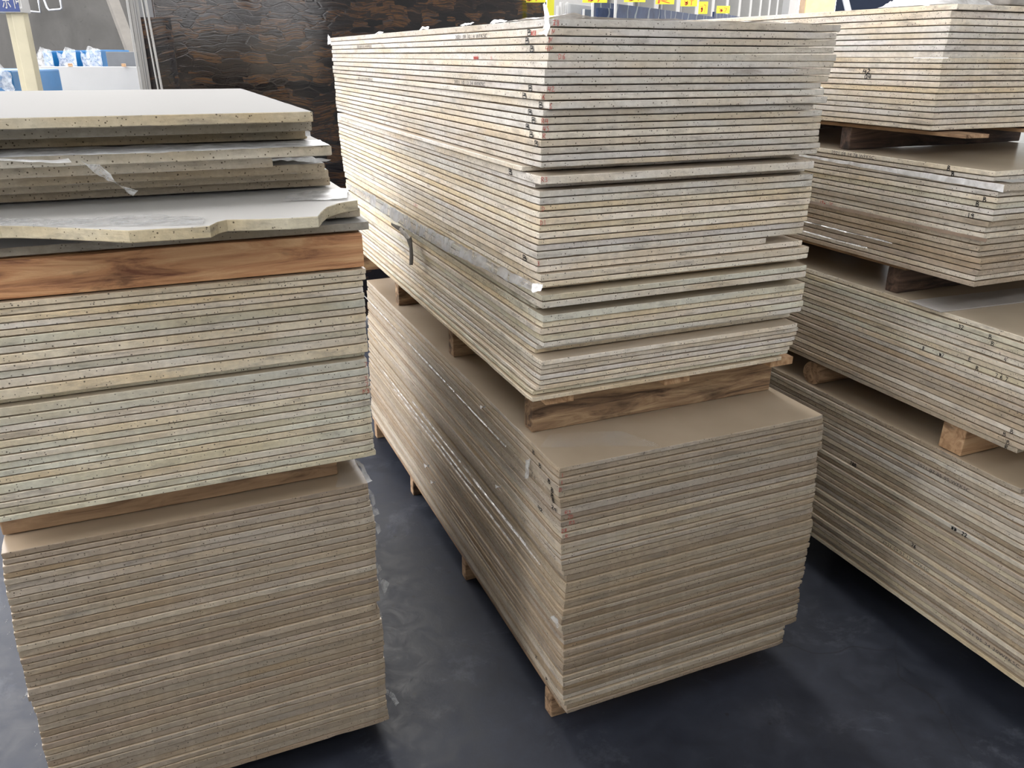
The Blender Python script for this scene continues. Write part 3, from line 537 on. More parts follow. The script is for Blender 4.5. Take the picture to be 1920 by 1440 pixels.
# printed dates
mark('U', 883, 72, '2021 09 30 14 WFKSC', h=.0105, printed=.25)
mark('U', 683, 87, '2021 09 30 14 WFKSC', h=.0105, printed=.25)
mark('U', 880, 160, '2021 10 13 34 WFKSC', h=.0105, printed=.25)
mark('U', 685, 148, '2021 10 13 34 WFKSC', h=.0105, printed=.25)
mark('RB', 1598, 293, '2021 08 14 78 WFKSC', h=.0105, printed=.195)
mark('RD', 1767, 898, '2021 07 05 05 WFKSC', h=.0105, printed=.2)
mark('RD', 1698, 1040, '2021 09 02 12 WFKSC', h=.0105, printed=.2)
mark('RD', 1857, 1213, '2021 05 24 20WFKSC', h=.0105, printed=.2)
# black letters
for x, y in ((993, 61), (989, 78), (998, 92), (995, 165), (984, 184), (1015, 197), (995, 210), (1001, 228), (990, 238), (997, 255), (1005, 271), (958, 322), (985, 486)):
    mark('U', x, y, 'B', h=.0125, squash=2.6, wd=.0013)
for x, y, t in ((1001, 851, 'B'), (1013, 873, 'B'), (1001, 893, '11'), (1030, 902, 'B'), (1036, 919, 'B'), (1036, 932, 'B'), (1038, 941, 'B'), (1039, 955, '29'), (1012, 954, '42'), (1004, 1236, 'Z'), (1022, 1272, 'R')):
    mark('M', x, y, t, h=.0115, wd=.0013, squash=1.8)
mark('RA', 1625, 136, '42', h=.014, squash=1.5, wd=.0016); mark('RA', 1627, 146, '04', h=.014, squash=1.3, wd=.0016)
for x, y, t in ((1779, 316, 'B'), (1786, 330, 'B'), (1847, 373, 'B'), (1833, 384, 'B'), (1821, 405, '19')): mark('RB', x, y, t, h=.0135, wd=.0014)
for x, y, t in ((1802, 615, '32'), (1857, 632, 'B'), (1861, 646, 'B'), (1731, 656, '8'), (1765, 668, '#7'), (1818, 678, 'E'), (1832, 693, 'R'), (1881, 680, '4'), (1878, 708, '7 6 7'), (1897, 811, 'B'), (1883, 817, 'B'), (1890, 832, 'B'), (1886, 842, 'R')):
    mark('RC', x, y, t, h=.0125, wd=.001)
for x, y, t in ((1600, 872, '78B'), (1789, 992, '##'), (1808, 1004, '22'), (1714, 1021, '76')): mark('RD', x, y, t, h=.0125, wd=.0016)
# red crayon
for x, y, t in ((1042, 44, 'Z8'), (1037, 62, 'N'), (1032, 78, 'N'), (1029, 92, '4N'), (1053, 105, 'D6'), (1033, 168, '42'), (1019, 184, '6'), (1032, 200, 'S'), (1021, 228, 'R4'), (1023, 241, '4S'), (1020, 255, 'R'),
                (1020, 335, 'R3'), (1018, 387, 'D'), (1017, 419, 'D1'), (1009, 494, '3')):
    mark('U', x, y, t, 'front', .0115, REDINK, wd=.0006)
for x, y, t in ((1054, 893, '1'), (1053, 905, '1'), (1050, 918, 'D'), (1064, 960, 'R3'), (1069, 971, '7D'), (1072, 979, 'R3'), (1057, 997, '28'), (1062, 1006, 'R')):
    mark('M', x, y, t, 'front', .0115, REDINK, wd=.0007)
for x, y, t in ((686, 683, '7'), (686, 708, '3'), (686, 733, 'N3'), (687, 717, '7')): mark('LM', x, y, t, 'front', .0115, REDINK, wd=.0006)
mark('U', 893, 109, '####', h=.008, ink=REDINK, wd=.0016, squash=1.4); mark('U', 1001, 62, '#S8', h=.01, ink=REDINK, squash=1.2)
mark('U', 922, 110, 'SR', h=.008, ink=REDINK, wd=.0004); mark('U', 782, 383, 'CRS', h=.012, ink=REDINK, wd=.0006, squash=1.8)
mark('RB', 1543, 383, '18m', h=.012, ink=REDINK, wd=.001); mark('RB', 1558, 387, '2C', h=.012, ink=REDINK, wd=.001)

# ------------------------------------------------------------------ timber
def beam(parent, name, u0, u1, v0, v1, z0, z1, wood, along='u', rough=.0025, bev=.004, seed=0):
    """timber box between stack coordinates; its local X runs along its length"""
    base = Vector(parent.location) if parent else Vector((0, 0, 0))
    if along == 'u':
        me = box_mesh(0, u1 - u0, 0, v1 - v0, 0, z1 - z0, bev, rough, 2, seed); loc = P(u0, v0, z0) - base; rz = YAW
    else:
        me = box_mesh(0, v1 - v0, 0, u1 - u0, 0, z1 - z0, bev, rough, 2, seed); loc = P(u1, v0, z0) - base; rz = YAW + PI / 2
    return link(name, me, WOODS[wood], parent, loc, rz)
def pallet(u0, u1, beams, z0, z1, bt, label, wood='weathered', bwood='brown', boards=3, bw=.09, beam_w=.045, over=.03, vend=None, bu=None, sdl=0):
    t = empty('wooden_pallet', P(u0, beams[0], z0)); tag(t, label, 'pallet', 'wooden pallets under the slab bundles')
    for k, v in enumerate(beams):
        beam(t, 'beam', (bu if bu is not None else u0) + rnd.uniform(-.004, .004), u1, v, v + beam_w, z0 + .0006, z1 - bt, wood, seed=k + sdl)
    for k in range(boards):
        c = u0 + bw / 2 + (u1 - u0 - bw) * k / (boards - 1)
        beam(t, 'deck_board', c - bw / 2, c + bw / 2, beams[0] - over, (vend or beams[-1]) + .08, z1 - bt, z1 - .0006, bwood, 'v', .0015, .002, seed=20 + k + sdl)
    return t
pallet(.895, 1.70, [1.77, 2.55, 3.28, 3.95], 0, .1085, .016, 'weathered wooden pallet on the floor under the middle stack', 'brown', 'brown', over=.06)
pallet(.868, 1.70, [1.885, 2.555, 3.245, 3.9], .9452, 1.0872, .024, 'weathered pallet between the two bundles of the middle stack', 'weathered', 'fresh', over=.085, bw=.085, beam_w=.05)
pallet(-.46, .38, [2.0, 2.55, 3.05], 0, .1045, .016, 'dark wooden pallet on the floor under the left stack', 'dark', 'brown', over=.08)
pallet(2.24, at_v(1912, 262, 2.245)[0], [2.245, 3.0, 3.7], 1.6312, 1.7175, .012, 'dark pallet under the topmost bundle of the right stack', 'dark', 'brown', over=.45, bw=.1)
pallet(2.23, 3.03, [1.93, 2.7, 3.5], 1.194, 1.2905, .014, 'dark pallet under the second bundle of the right stack', 'dark', 'brown', over=.02, bw=.1, beam_w=.05)
pallet(2.45, 3.03, [1.5, 2.2, 2.9, 3.6], 0, .148, .016, 'shaded wooden pallet on the floor under the right stack', 'dark', 'dark', over=.0, bu=2.5)
t = beam(None, 'timber_beam', -.444, .325, 1.925, 1.985, .906, .986, 'brown', seed=3)
tag(t, "brown knotty beam lying between the left stack's two lower bundles", 'timber beam')
t = beam(None, 'timber_beam', -.444, .325, 2.75, 2.81, .907, .983, 'brown', seed=8)
tag(t, "plain beam far behind the knotty beam of the left stack", 'timber beam')
t = beam(None, 'timber_beam', -.475, .412, 1.835, 1.93, 1.4755, 1.5535, 'orange', rough=.0025, seed=5)
tag(t, "thick orange hardwood beam near the top of the left stack", 'timber beam')
t = beam(None, 'timber_beam', -.475, .38, 2.7, 2.8, 1.4755, 1.5535, 'orange', seed=6)
tag(t, "second orange beam far behind the first in the left stack", 'timber beam')
for v0, wd_, nm, lab in ((1.56, .085, 'fresh', 'light brown square timber block between the two lowest bundles of the right stack'), (3.1, .09, 'brown', 'far timber block between the two lowest bundles of the right stack')):
    t = beam(None, 'timber_block', 2.215, 2.98, v0, v0 + wd_, .758, .848, nm, seed=int(v0 * 10)); tag(t, lab, 'timber block')
# the round-ended log
bm = bmesh.new()
bmesh.ops.create_cone(bm, cap_ends=True, segments=28, radius1=.046, radius2=.046, depth=.76)
bmesh.ops.rotate(bm, verts=bm.verts, cent=(0, 0, 0), matrix=Matrix.Rotation(PI / 2, 3, 'Y'))
for v_ in bm.verts:
    v_.co += noise.noise_vector(v_.co * 12) * .003
    v_.co.z = max(v_.co.z, -.043)
t = link('timber_log', bm_mesh(bm), WOODS['brown'], loc=P(2.215 + .38, 2.235, .8005), rz=YAW)
tag(t, 'round-ended log wedged between the two lowest bundles of the right stack', 'log')

# ------------------------------------------------------------------ plastic film, strap
def W3(gk, x, y, off=.004):                     # a point just off the left face of a bundle
    u = min(s[3] for s in STACK[gk]) - off; v, z = at_u(x, y, u); return P(u, v, z)
def film(name, A, B, label, m_=None, n=60, mm=6, amp=.004, seed=0, cat='plastic film'):
    base = Vector(A[0]); A = [Vector(p) - base for p in A]; B = [Vector(p) - base for p in B]
    o = link(name, ribbon_mesh(A, B, n, mm, amp, seed), m_ or FILM, loc=base); tag(o, label, cat); return o
A = [(652, 345), (700, 366), (760, 403), (830, 442), (900, 477), (960, 512), (1006, 533)]
B = [(652, 352), (700, 388), (760, 428), (830, 468), (900, 501), (960, 531), (1006, 548)]
film('plastic_sheet', [W3('U', *p, .007) for p in A], [W3('U', *p, .016) for p in B], 'long grey plastic sheet draped down the long side of the middle stack', FILM_G, 160, 8, .0045, 3)
A = [(1002, 534), (1009, 530), (1013, 533)]; B = [(998, 548), (1008, 550), (1014, 545)]
film('plastic_scrap', [W3('U', *p, .006) for p in A], [W3('U', *p, .02) for p in B], 'crumpled plastic wad at the near corner of the middle stack', FILM_W, 16, 10, .009, 9)
# top of the middle stack
tu = STACK['U'][0]; zt = tu[1]
def Ptop(u, v, z): return P(u, v, zt + z)
A = [Ptop(tu[3] + .01, tu[4] + .03, .005), Ptop(tu[3] + .07, tu[4] + .04, .013), Ptop(tu[3] + .13, tu[4] + .03, .006), Ptop(tu[3] + .8, tu[4] + .03, .004)]
B = [Ptop(tu[3] + .01, tu[4] + .3, .004), Ptop(tu[3] + .07, tu[4] + .3, .006), Ptop(tu[3] + .13, tu[4] + .3, .004), Ptop(tu[3] + .8, tu[4] + .3, .004)]
film('plastic_sheet', A, B, 'rumpled white plastic sheet lying on top of the middle stack', FILM_W, 70, 20, .0035, 21)
cx = P(tu[3] - .004, tu[4] + .035, zt)
A = [cx + Vector((0, 0, .03)) + B_ * .01, cx + B_ * .0 + Vector((0, 0, .012)), cx + Vector((0, 0, -.012)), cx - R_ * .004 + B_ * .02 + Vector((0, 0, -.03))]
B = [cx + Vector((0, 0, .034)) - B_ * .006, cx - B_ * .022 + Vector((0, 0, .01)), cx - B_ * .03 + Vector((0, 0, -.018)), cx - R_ * .003 - B_ * .028 + Vector((0, 0, -.036))]
film('plastic_scrap', A, B, 'twisted white plastic scrap over the near top corner of the middle stack', FILM_W, 20, 8, .006, 5)
p0 = P(tu[3] - .003, tu[4] + tu[6] - .01, zt - .004)
A = [p0 + Vector((0, 0, .026)) + B_ * .02, p0 + B_ * .05, p0 + Vector((0, 0, -.026)) + B_ * .02]
B = [p0 + Vector((0, 0, .012)) - B_ * .02, p0 - B_ * .04, p0 + Vector((0, 0, -.022)) - B_ * .02]
film('plastic_scrap', A, B, 'curled plastic tuft at the far top corner of the middle stack', FILM_W, 12, 6, .006, 6)
for k, (px, py) in enumerate(((707, 68), (790, 60), (870, 50), (930, 45))):
    v_, z_ = at_u(px, py + 5, tu[3]); q = P(tu[3] + .004, v_, zt + .001)
    film('plastic_scrap', [q - B_ * .05, q + B_ * .05 + Vector((0, 0, .001))], [q - B_ * .04 + R_ * .012 + Vector((0, 0, .006)), q + B_ * .045 + R_ * .012 + Vector((0, 0, .009))],
         ['tuft of white film, farthest of four on the middle stack\'s top edge', 'tuft of white film, second farthest on the middle stack\'s top edge', 'tuft of white film, second nearest on the middle stack\'s top edge', 'tuft of white film, nearest of four on the middle stack\'s top edge'][k], FILM_W, 10, 4, .005, k)
# strap
s_ = empty('strap', W3('U', 768, 440, .004)); tag(s_, 'dirty grey strap hanging on the long side of the middle stack', 'strap')
def strap_part(A, B, m_, amp, seed):
    base = s_.location
    A = [W3('U', *p) - base for p in A]; B = [W3('U', *p) - base for p in B]
    me = ribbon_mesh(A, B, 16, 3, amp, seed); o = link('strap_band', me, m_, s_)
    sd = o.modifiers.new('solid', 'SOLIDIFY'); sd.thickness = .002; return o
strap_part([(733, 418), (748, 424), (757, 430)], [(733, 422), (744, 430), (754, 436)], STRAPM, .0015, 2)
o = strap_part([(752, 426), (762, 436), (771, 446)], [(748, 430), (757, 442), (763, 450)], STRAPL, .002, 3); o['label'] = 'pale worn length of strap'
strap_part([(763, 447), (768, 462), (769, 480), (768, 497)], [(771, 444), (774, 460), (775, 480), (774, 497)], STRAPM, .0015, 4)
# film on the bare top of the lower middle bundle
z1 = STACK['M'][0][1] + .003
def Z3(x, y, z): u, v = at_z(x, y, z); return P(u, v, z)
film('plastic_sheet', [Z3(1030, 814, z1), Z3(1100, 810, z1), Z3(1165, 808, z1), Z3(1232, 832, z1)], [Z3(1012, 838, z1), Z3(1090, 838, z1), Z3(1160, 836, z1), Z3(1240, 838, z1)],
     'thin clear film lying flat before the beam on the middle stack', FILM_T, 40, 10, .0012, 8)
film('plastic_scrap', [W3('M', 996, 858), W3('M', 992, 880), W3('M', 990, 897)], [W3('M', 986, 862), W3('M', 985, 882), W3('M', 984, 895)],
     'small clear film scrap hanging by the black letters on the middle stack', FILM, 20, 5, .003, 11)
film('plastic_scrap', [W3('M', 1037, 1154), W3('M', 1046, 1163), W3('M', 1048, 1177)], [W3('M', 1032, 1158), W3('M', 1040, 1168), W3('M', 1044, 1180)],
     'wrinkled film scrap near the lower corner edge of the middle stack', FILM, 16, 5, .004, 12)
for k, (px, py) in enumerate(((905, 762), (934, 912), (800, 872), (812, 903))):
    film('plastic_scrap', [W3('M', px - 6, py - 3), W3('M', px + 4, py + 4)], [W3('M', px - 4, py + 5, .012), W3('M', px + 6, py - 2, .012)],
         ['loop of film stuck high on the long side of the lower middle bundle', 'white film fleck halfway along the lower middle bundle', 'small film fleck low on the lower middle bundle', 'tiny hanging film thread low on the lower middle bundle'][k], FILM_W, 8, 4, .003, 13 + k)
for k, (px, py, va, vb, t) in enumerate(((838, 858, 1.95, 3.3, 'brightest'), (895, 905, 1.85, 3.0, 'second brightest'), (846, 727, 2.0, 3.9, 'uppermost'), (812, 815, 2.3, 3.5, 'farthest'), (1000, 1040, 1.75, 2.3, 'nearest'))):
    v_, z_ = at_u(px, py, min(s[3] for s in STACK['M']) - .002); uu = min(s[3] for s in STACK['M']) - .002
    A = [P(uu, va + (vb - va) * q / 8, z_ + .0012 * math.sin(q * 1.9 + k)) for q in range(9)]
    B = [P(uu - .003, va + (vb - va) * q / 8, z_ - .0026 - .001 * math.sin(q * 2.3)) for q in range(9)]
    film('film_strip', A, B, t + ' of five shiny film strips along the lower middle bundle', FILM_S, 160, 2, .0008, 130 + k)
# left stack films
def V3(x, y, v): u, z = at_v(x, y, v); return P(u, v, z)
v4 = STACK['LT'][3][4]; z4 = STACK['LT'][3][1] + .0018
film('plastic_sheet', [Z3(-40, 275, z4), Z3(140, 276, z4), Z3(300, 272, z4), Z3(470, 268, z4), Z3(600, 262, z4)], [Z3(-40, 296, z4), Z3(140, 291, z4), Z3(300, 286, z4), Z3(470, 279, z4), Z3(618, 272, z4)],
     'white film edge on the fourth slab of the left stack', FILM_W, 80, 4, .0018, 30)
film('plastic_strip', [V3(150, 296, v4 - .012), V3(172, 318, v4 - .014), V3(200, 340, v4 - .01), V3(232, 352, v4 - .012), V3(256, 356, v4 - .01)],
     [V3(157, 303, v4 - .018), V3(184, 305, v4 - .022), V3(214, 336, v4 - .02), V3(240, 364, v4 - .018), V3(250, 367, v4 - .02)],
     'twisted clear film strip hanging down the front of the left stack', FILM, 50, 8, .006, 31)
film('plastic_strip', [V3(-30, 296, v4 - .004), V3(40, 299, v4 - .006), V3(100, 300, v4 - .006), V3(128, 296, v4 - .006)], [V3(-30, 300, v4 - .012), V3(40, 303, v4 - .012), V3(100, 305, v4 - .012), V3(134, 304, v4 - .012)],
     'thin white film lip at the far left of the left stack', FILM_W, 40, 3, .002, 32)
z9 = STACK['LT'][8][1] + .0045
film('plastic_sheet', [Z3(-40, 408, z9), Z3(120, 410, z9), Z3(300, 402, z9), Z3(385, 408, z9)], [Z3(-40, 421, z9), Z3(120, 423, z9), Z3(300, 421, z9), Z3(380, 418, z9)],
     "shiny film along the broken slab's front edge on the left stack", FILM, 70, 5, .0016, 33)
film('plastic_scrap', [Z3(545, 362, z9), Z3(600, 357, z9), Z3(655, 352, z9)], [Z3(530, 376, z9), Z3(590, 374, z9), Z3(650, 372, z9)],
     "white film patch at the right end of the broken slab", FILM_W, 30, 8, .003, 34)
sl5 = STACK['LT'][4]
film('plastic_scrap', [V3(505, 297, v4 + .05), V3(560, 296, v4 + .05), V3(622, 298, v4 + .05)], [V3(510, 303, v4 + .06), V3(570, 304, v4 + .06), V3(612, 304, v4 + .06)],
     'ragged film end poking out under the fourth slab of the left stack', FILM_W, 30, 5, .005, 35)
c3 = STACK['LT'][2]
film('plastic_scrap', [V3(572, 243, c3[4] - .003), V3(581, 246, c3[4] - .001)], [V3(573, 256, c3[4] - .003), V3(582, 255, c3[4])],
     'film cap over the right corner of the third slab, left stack', FILM_W, 8, 6, .002, 36)
zl = STACK['LL'][0][1] + .002
film('plastic_sheet', [Z3(640, 874, zl), Z3(660, 873, zl), Z3(668, 862, zl)], [Z3(628, 915, zl), Z3(655, 912, zl), Z3(690, 905, zl)], 'creased clear film on the right end of the left stack\'s lowest bundle', FILM_T, 24, 16, .004, 37)
film('plastic_scrap', [Z3(664, 862, zl), Z3(676, 880, zl), Z3(690, 905, zl)], [Z3(672, 864, zl + .004), Z3(684, 880, zl + .006), Z3(699, 903, zl + .002)], 'bright white film fringe on the left stack\'s lowest bundle', FILM_W, 20, 5, .005, 38)
vl = STACK['LL'][0][4] + .03
fr = [((694, 915), (704, 946), (699, 950)), ((699, 948), (711, 965), (702, 969)), ((705, 975), (715, 996), (708, 1003)), ((705, 1010), (710, 1020), (706, 1024)), ((706, 1052), (716, 1068), (708, 1078)),
      ((712, 1078), (731, 1094), (722, 1116)), ((713, 1141), (718, 1156), (713, 1160)), ((725, 1290), (750, 1318), (742, 1325))]
fl = ['uppermost', 'second', 'third', 'fourth', 'fifth', 'large sixth', 'seventh', 'lowest, tongue-shaped']
for k, (a, b, c) in enumerate(fr):
    film('film_fringe', [V3(a[0] - 3, a[1], vl), V3((a[0] + b[0]) / 2 + 1, (a[1] + b[1]) / 2 - 2, vl + .02), V3(*b, vl + .01)], [V3(a[0] - 3, a[1] + 8, vl), V3((a[0] + c[0]) / 2 - 2, (a[1] + c[1]) / 2 + 2, vl + .02), V3(*c, vl + .01)],
         f"{fl[k]} film tatter on the right edge of the left stack's lowest bundle", FILM, 12, 5, .005, 40 + k)
for k, (px, py) in enumerate(((11, 1137), (15, 1164), (20, 1186), (24, 1212), (52, 1303), (62, 1336), (67, 1373), (71, 1395), (78, 1415))):
    q = V3(px - 1, py, STACK['LL'][0][4] + .004); big = 2.2 if k == 4 else 1
    film('film_tuft', [q, q + Vector((.0, 0, .004 * big))], [q - R_ * .006 * big - Vector((0, 0, .003)), q - R_ * .005 * big - Vector((0, 0, .004 * big))],
         f"{['first', 'second', 'third', 'fourth', 'large fifth', 'sixth', 'seventh', 'eighth', 'ninth'][k]} white film tuft down the left edge of the left stack", FILM_W, 4, 3, .0015, 60 + k)
# right edge tatters of the middle stack
for k, (px, py, gk) in enumerate(((1541, 158, 'U'), (1538, 202, 'U'), (1542, 247, 'U'), (1543, 264, 'U'), (1510, 349, 'U'), (1524, 396, 'U'), (1507, 528, 'U'), (1501, 607, 'U'), (1489, 665, 'U'), (1545, 825, 'M'), (1541, 863, 'M'), (1537, 884, 'M'), (1533, 895, 'M'), (1526, 967, 'M'), (1529, 991, 'M'))):
    s = STACK[gk][0]; vv = s[4] + .06; u_, z_ = at_v(px, py, vv); s = find(gk, z_); u_ = s[3] + s[5] - .004
    q = P(u_, vv, z_); big = 1.8 if k in (0, 8) else 1
    film('film_tuft', [q + Vector((0, 0, .003)), q + R_ * .022 * big + Vector((0, 0, .001))], [q - Vector((0, 0, .004 * big)) - B_ * .03, q + R_ * .026 * big - Vector((0, 0, .005 * big)) - B_ * .02],
         f"film tuft at the middle stack's right edge, {ordinal(k + 1)} from the top", FILM_W, 6, 3, .002, 80 + k)
# right stack films
s3 = STACK['RB'][2]; vv = s3[4]; uu = s3[3]; zz = s3[1]
film('plastic_wrap', [P(uu - .003, vv - .004, zz + .001), P(uu - .003, vv + .15, zz + .001), P(uu - .003, vv + .5, zz + .001), P(uu - .003, vv + .9, zz)],
     [P(uu - .006, vv - .006, zz - .019), P(uu - .005, vv + .15, zz - .017), P(uu - .004, vv + .5, zz - .012), P(uu - .004, vv + .9, zz - .005)], "milky film wrapping the jutting slab of the right stack", FILM_W, 60, 5, .002, 100)
film('plastic_scrap', [P(uu + .02, vv - .012, zz + .006), P(uu + .2, vv - .012, zz + .007)], [P(uu + .02, vv + .04, zz + .006), P(uu + .2, vv + .04, zz + .007)], "shiny film folded over the jutting slab's front corner, right stack", FILM_W, 20, 6, .002, 101)
uu = min(s[3] for s in STACK['RB']) - .002
for k, (px, py, va, vb, t, m_) in enumerate(((1640, 447, 1.95, 2.5, 'upper shiny', FILM_S), (1580, 452, 2.05, 2.6, 'lower shiny', FILM_S), (1800, 437, 1.62, 2.9, 'brown', simple('brown_paper', (.24, .17, .12), .6, vary=.2, scale=30)))):
    v_, z_ = at_u(px, py, uu); h_ = .009 if k == 2 else .0026
    A = [P(uu, va + (vb - va) * q / 8, z_ + .001 * math.sin(q * 1.9 + k)) for q in range(9)]
    B = [P(uu - .003, va + (vb - va) * q / 8, z_ - h_ - .001 * math.sin(q * 2.3)) for q in range(9)]
    film('film_strip' if k < 2 else 'paper_strip', A, B, t + " strip along the long side of the right stack's second bundle", m_, 160, 2, .0012, 140 + k, 'plastic film' if k < 2 else 'paper strip')
zr = STACK['RC'][0][1] + .002
me = box_mesh(0, .75, 0, .13, 0, .004, .001)
q = at_z(1785, 592, zr)
o = link('flat_board', me, simple('grey_board', (.42, .40, .38), .4), loc=P(q[0], q[1] + .04, zr - .0015), rz=YAW - .06); tag(o, 'flat grey board lying on the right stack\'s third bundle', 'board')
# plastic bag and block on top of the right stack
tr = STACK['RA'][0]; zt2 = tr[1]
ub = at_v(1893, 12, tr[4] + .02)[0]; wb = ub - .03 - (tr[3] + .01)
bm = bmesh.new(); bmesh.ops.create_grid(bm, x_segments=50, y_segments=50, size=.5)
for v_ in bm.verts:
    x, y = v_.co.x * 2, v_.co.y * 2
    hgt = max(0.0, 1 - (abs(x) ** 3)) * max(0.0, 1 - (abs(y) ** 3))
    v_.co = Vector((v_.co.x * wb, v_.co.y * .27, .002 + hgt * .045 + max(0, hgt) * noise.noise(Vector((x * 3, y * 3, 2))) * .02 + abs(noise.noise(Vector((x * 8, y * 8, 4)))) * .014 * min(1, hgt * 3)))
o = link('plastic_bag', bm_mesh(bm, smooth=True), FILM_W, loc=P(tr[3] + .01 + wb / 2, tr[4] + .175, zt2 + .001), rz=YAW); tag(o, 'puffed milky plastic bag lying on top of the right stack', 'plastic bag')
o = link('stone_block', box_mesh(0, .3, 0, .3, 0, .1, .006, .004, 2, 4), simple('rough_grey_stone', (.30, .285, .265), .85, vary=.25, scale=25), loc=P(ub, tr[4] + .02, zt2 + .003), rz=YAW)
tag(o, 'rough grey stone block on the right stack beside the plastic bag', 'stone block')

# ------------------------------------------------------------------ things standing behind the stacks
def upright(name, x0, x1, ytop, Y, Y2=None, thick=.02, m_=None, label='', cat='', group=None, zb=0.0, parent=None, ztop=None, bev=.002, extra=0.0):
    """an upright slab whose face spans picture columns x0..x1; Y and Y2 are its distances at either end"""
    Y2 = Y if Y2 is None else Y2
    a = at(x0, 110, Y); b = at(x1, 110, Y2); zt_ = ztop if ztop is not None else at(x0 if Y <= Y2 else x1, ytop, min(Y, Y2)).z
    d = Vector((b.x - a.x, b.y - a.y, 0)); Ln = d.length; rz = math.atan2(d.y, d.x)
    me = box_mesh(0, Ln, 0, thick, 0, zt_ - zb, bev)
    base = Vector(parent.location) if parent else Vector((0, 0, 0))
    o = link(name, me, m_, parent, Vector((a.x, a.y, zb)) - base, rz)
    if label: tag(o, label, cat, group)
    return o
STRN = at(1023, 3, 7.4).z
upright('banded_stone_slab', 303, 1023, 0, 5.3, 7.4, .03, STRATA, 'huge polished dark brown slab of banded stone standing behind the stacks', 'stone slab', zb=.02, ztop=STRN)
upright('banded_stone_slab', 271, 330, 32, 5.05, 5.1, .03, STRATA, 'narrow dark brown banded slab standing between white slabs', 'stone slab', zb=0)
# white slabs seen edge-on
def edge_slab(x0, x1, Y, depth, label, m_=WHITE, lean=0.0, ztop=3.0, group=None):
    a = at(x0, 150, Y); b = at(x1, 150, Y); me = box_mesh(0, (b.x - a.x) * .95, 0, depth, 0, ztop, .002)
    o = link('white_slab', me, m_, loc=(a.x, Y, 0), rz=math.atan2(-b.x, Y) + .004)
    o.rotation_euler.y = lean
    tag(o, label, 'stone slab', group); return o
edge_slab(259.5, 264, 4.7, .28, 'leftmost of the white slabs standing edge-on behind the left stack', lean=.0)
edge_slab(265, 271, 4.72, .26, 'second white slab edge-on from the left', lean=0)
edge_slab(271.6, 274.5, 4.74, .24, 'thin third white slab edge-on from the left', lean=0)
edge_slab(276, 281, 4.76, .2, 'fourth white slab edge-on, broken along its edge', lean=0)
edge_slab(317.5, 320.5, 4.3, .3, 'white slab edge standing before the dark banded slabs', lean=-.035)
edge_slab(324.2, 327.2, 4.3, .3, 'rightmost white slab edge, against the huge banded slab', lean=-.035)
upright('pale_slab', 262, 322, -20, 5.6, 5.7, .02, PALE, 'pale grey slab standing behind the narrow banded slab', 'stone slab', ztop=3.0)
# low white slab, wrapped blue things, grey panel
upright('white_slab', 48, 264, 124.5, 5.9, 5.95, .03, WHITE, 'low bright white slab standing behind the left stack', 'stone slab')
o = film('plastic_sheet', [at(60, 126, 5.86), at(74, 126, 5.86), at(78, 134, 5.86)], [at(74, 172, 5.86), at(84, 172, 5.86), at(89, 172, 5.86)], 'clear film hanging over the left end of the low white slab', FILM, 12, 10, .01, 70)
def wrapped(x0, x1, yt, Y, label, xf0):
    t = empty('wrapped_package', (at((x0 + x1) / 2, 110, Y).x, Y, 0)); tag(t, label, 'package', 'blue packages wrapped in film')
    a = at(x0, yt, Y); b = at(x1, yt, Y); w_ = b.x - a.x
    me = box_mesh(-w_ / 2, w_ / 2, 0, .5, 0, a.z, .012); link('package_body', me, SKYBLUE, t)
    a2 = at(xf0, yt, Y)
    A = [Vector((a2.x, Y - .02, a.z - .01)), Vector(((a2.x + a.x) / 2, Y - .02, a.z - .03)), Vector((a.x, Y - .03, a.z + .025)), Vector((b.x, Y - .03, a.z + .005))]
    B = [p - Vector((0, 0, .22)) for p in A]
    o = link('film_cover', ribbon_mesh([p - t.location for p in A], [p - t.location for p in B], 24, 10, .007, x0), FILM, t)
wrapped(81, 100, 95, 6.6, 'blue film-wrapped package, leftmost of three behind the low white slab', 58)
wrapped(126, 144, 94, 6.62, 'blue film-wrapped package, middle of three behind the low white slab', 108)
wrapped(170, 191, 93, 6.6, 'blue film-wrapped package, rightmost of three behind the low white slab', 152)
upright('metal_sheet', 200, 262, 97, 6.3, 6.3, .04, simple('grey_blue_panel', (.11, .12, .135), .5), 'grey-blue panel with rounded corner behind the low white slab', 'panel')
for k, (x, lab) in enumerate(((133, 'small wooden peg on the low white slab, before the middle blue package'), (233, 'small wooden peg on the low white slab, before the grey panel'))):
    q = at(x, 124.5, 5.93); o = link('wooden_peg', box_mesh(-.012, .012, 0, .02, 0, .02, .002), WOODS['fresh'], loc=(q.x, 5.915, at(48, 124.5, 5.9).z)); tag(o, lab, 'peg')
# blue machine at the far left
t = empty('wrapped_package', (at(0, 110, 4.6).x, 4.6, 0)); tag(t, 'tall bright blue package half covered in film at the far left', 'package')
a = at(21, 140, 4.6); z0 = at(0, 112, 4.6).z
bm = bmesh.new(); bx(bm, -.35, a.x - t.location.x, 0, .5, 0, z0 - .05, .01)
link('package_body', bm_mesh(bm), SKYBLUE, t)
A = [Vector((-.3, -.02, z0)), Vector((-.02, -.02, z0 + .0)), Vector((.05, -.02, z0 - .06))]; B = [p - Vector((0, 0, .14)) for p in A]
link('film_cover', ribbon_mesh(A, B, 16, 8, .012, 4), FILM, t)
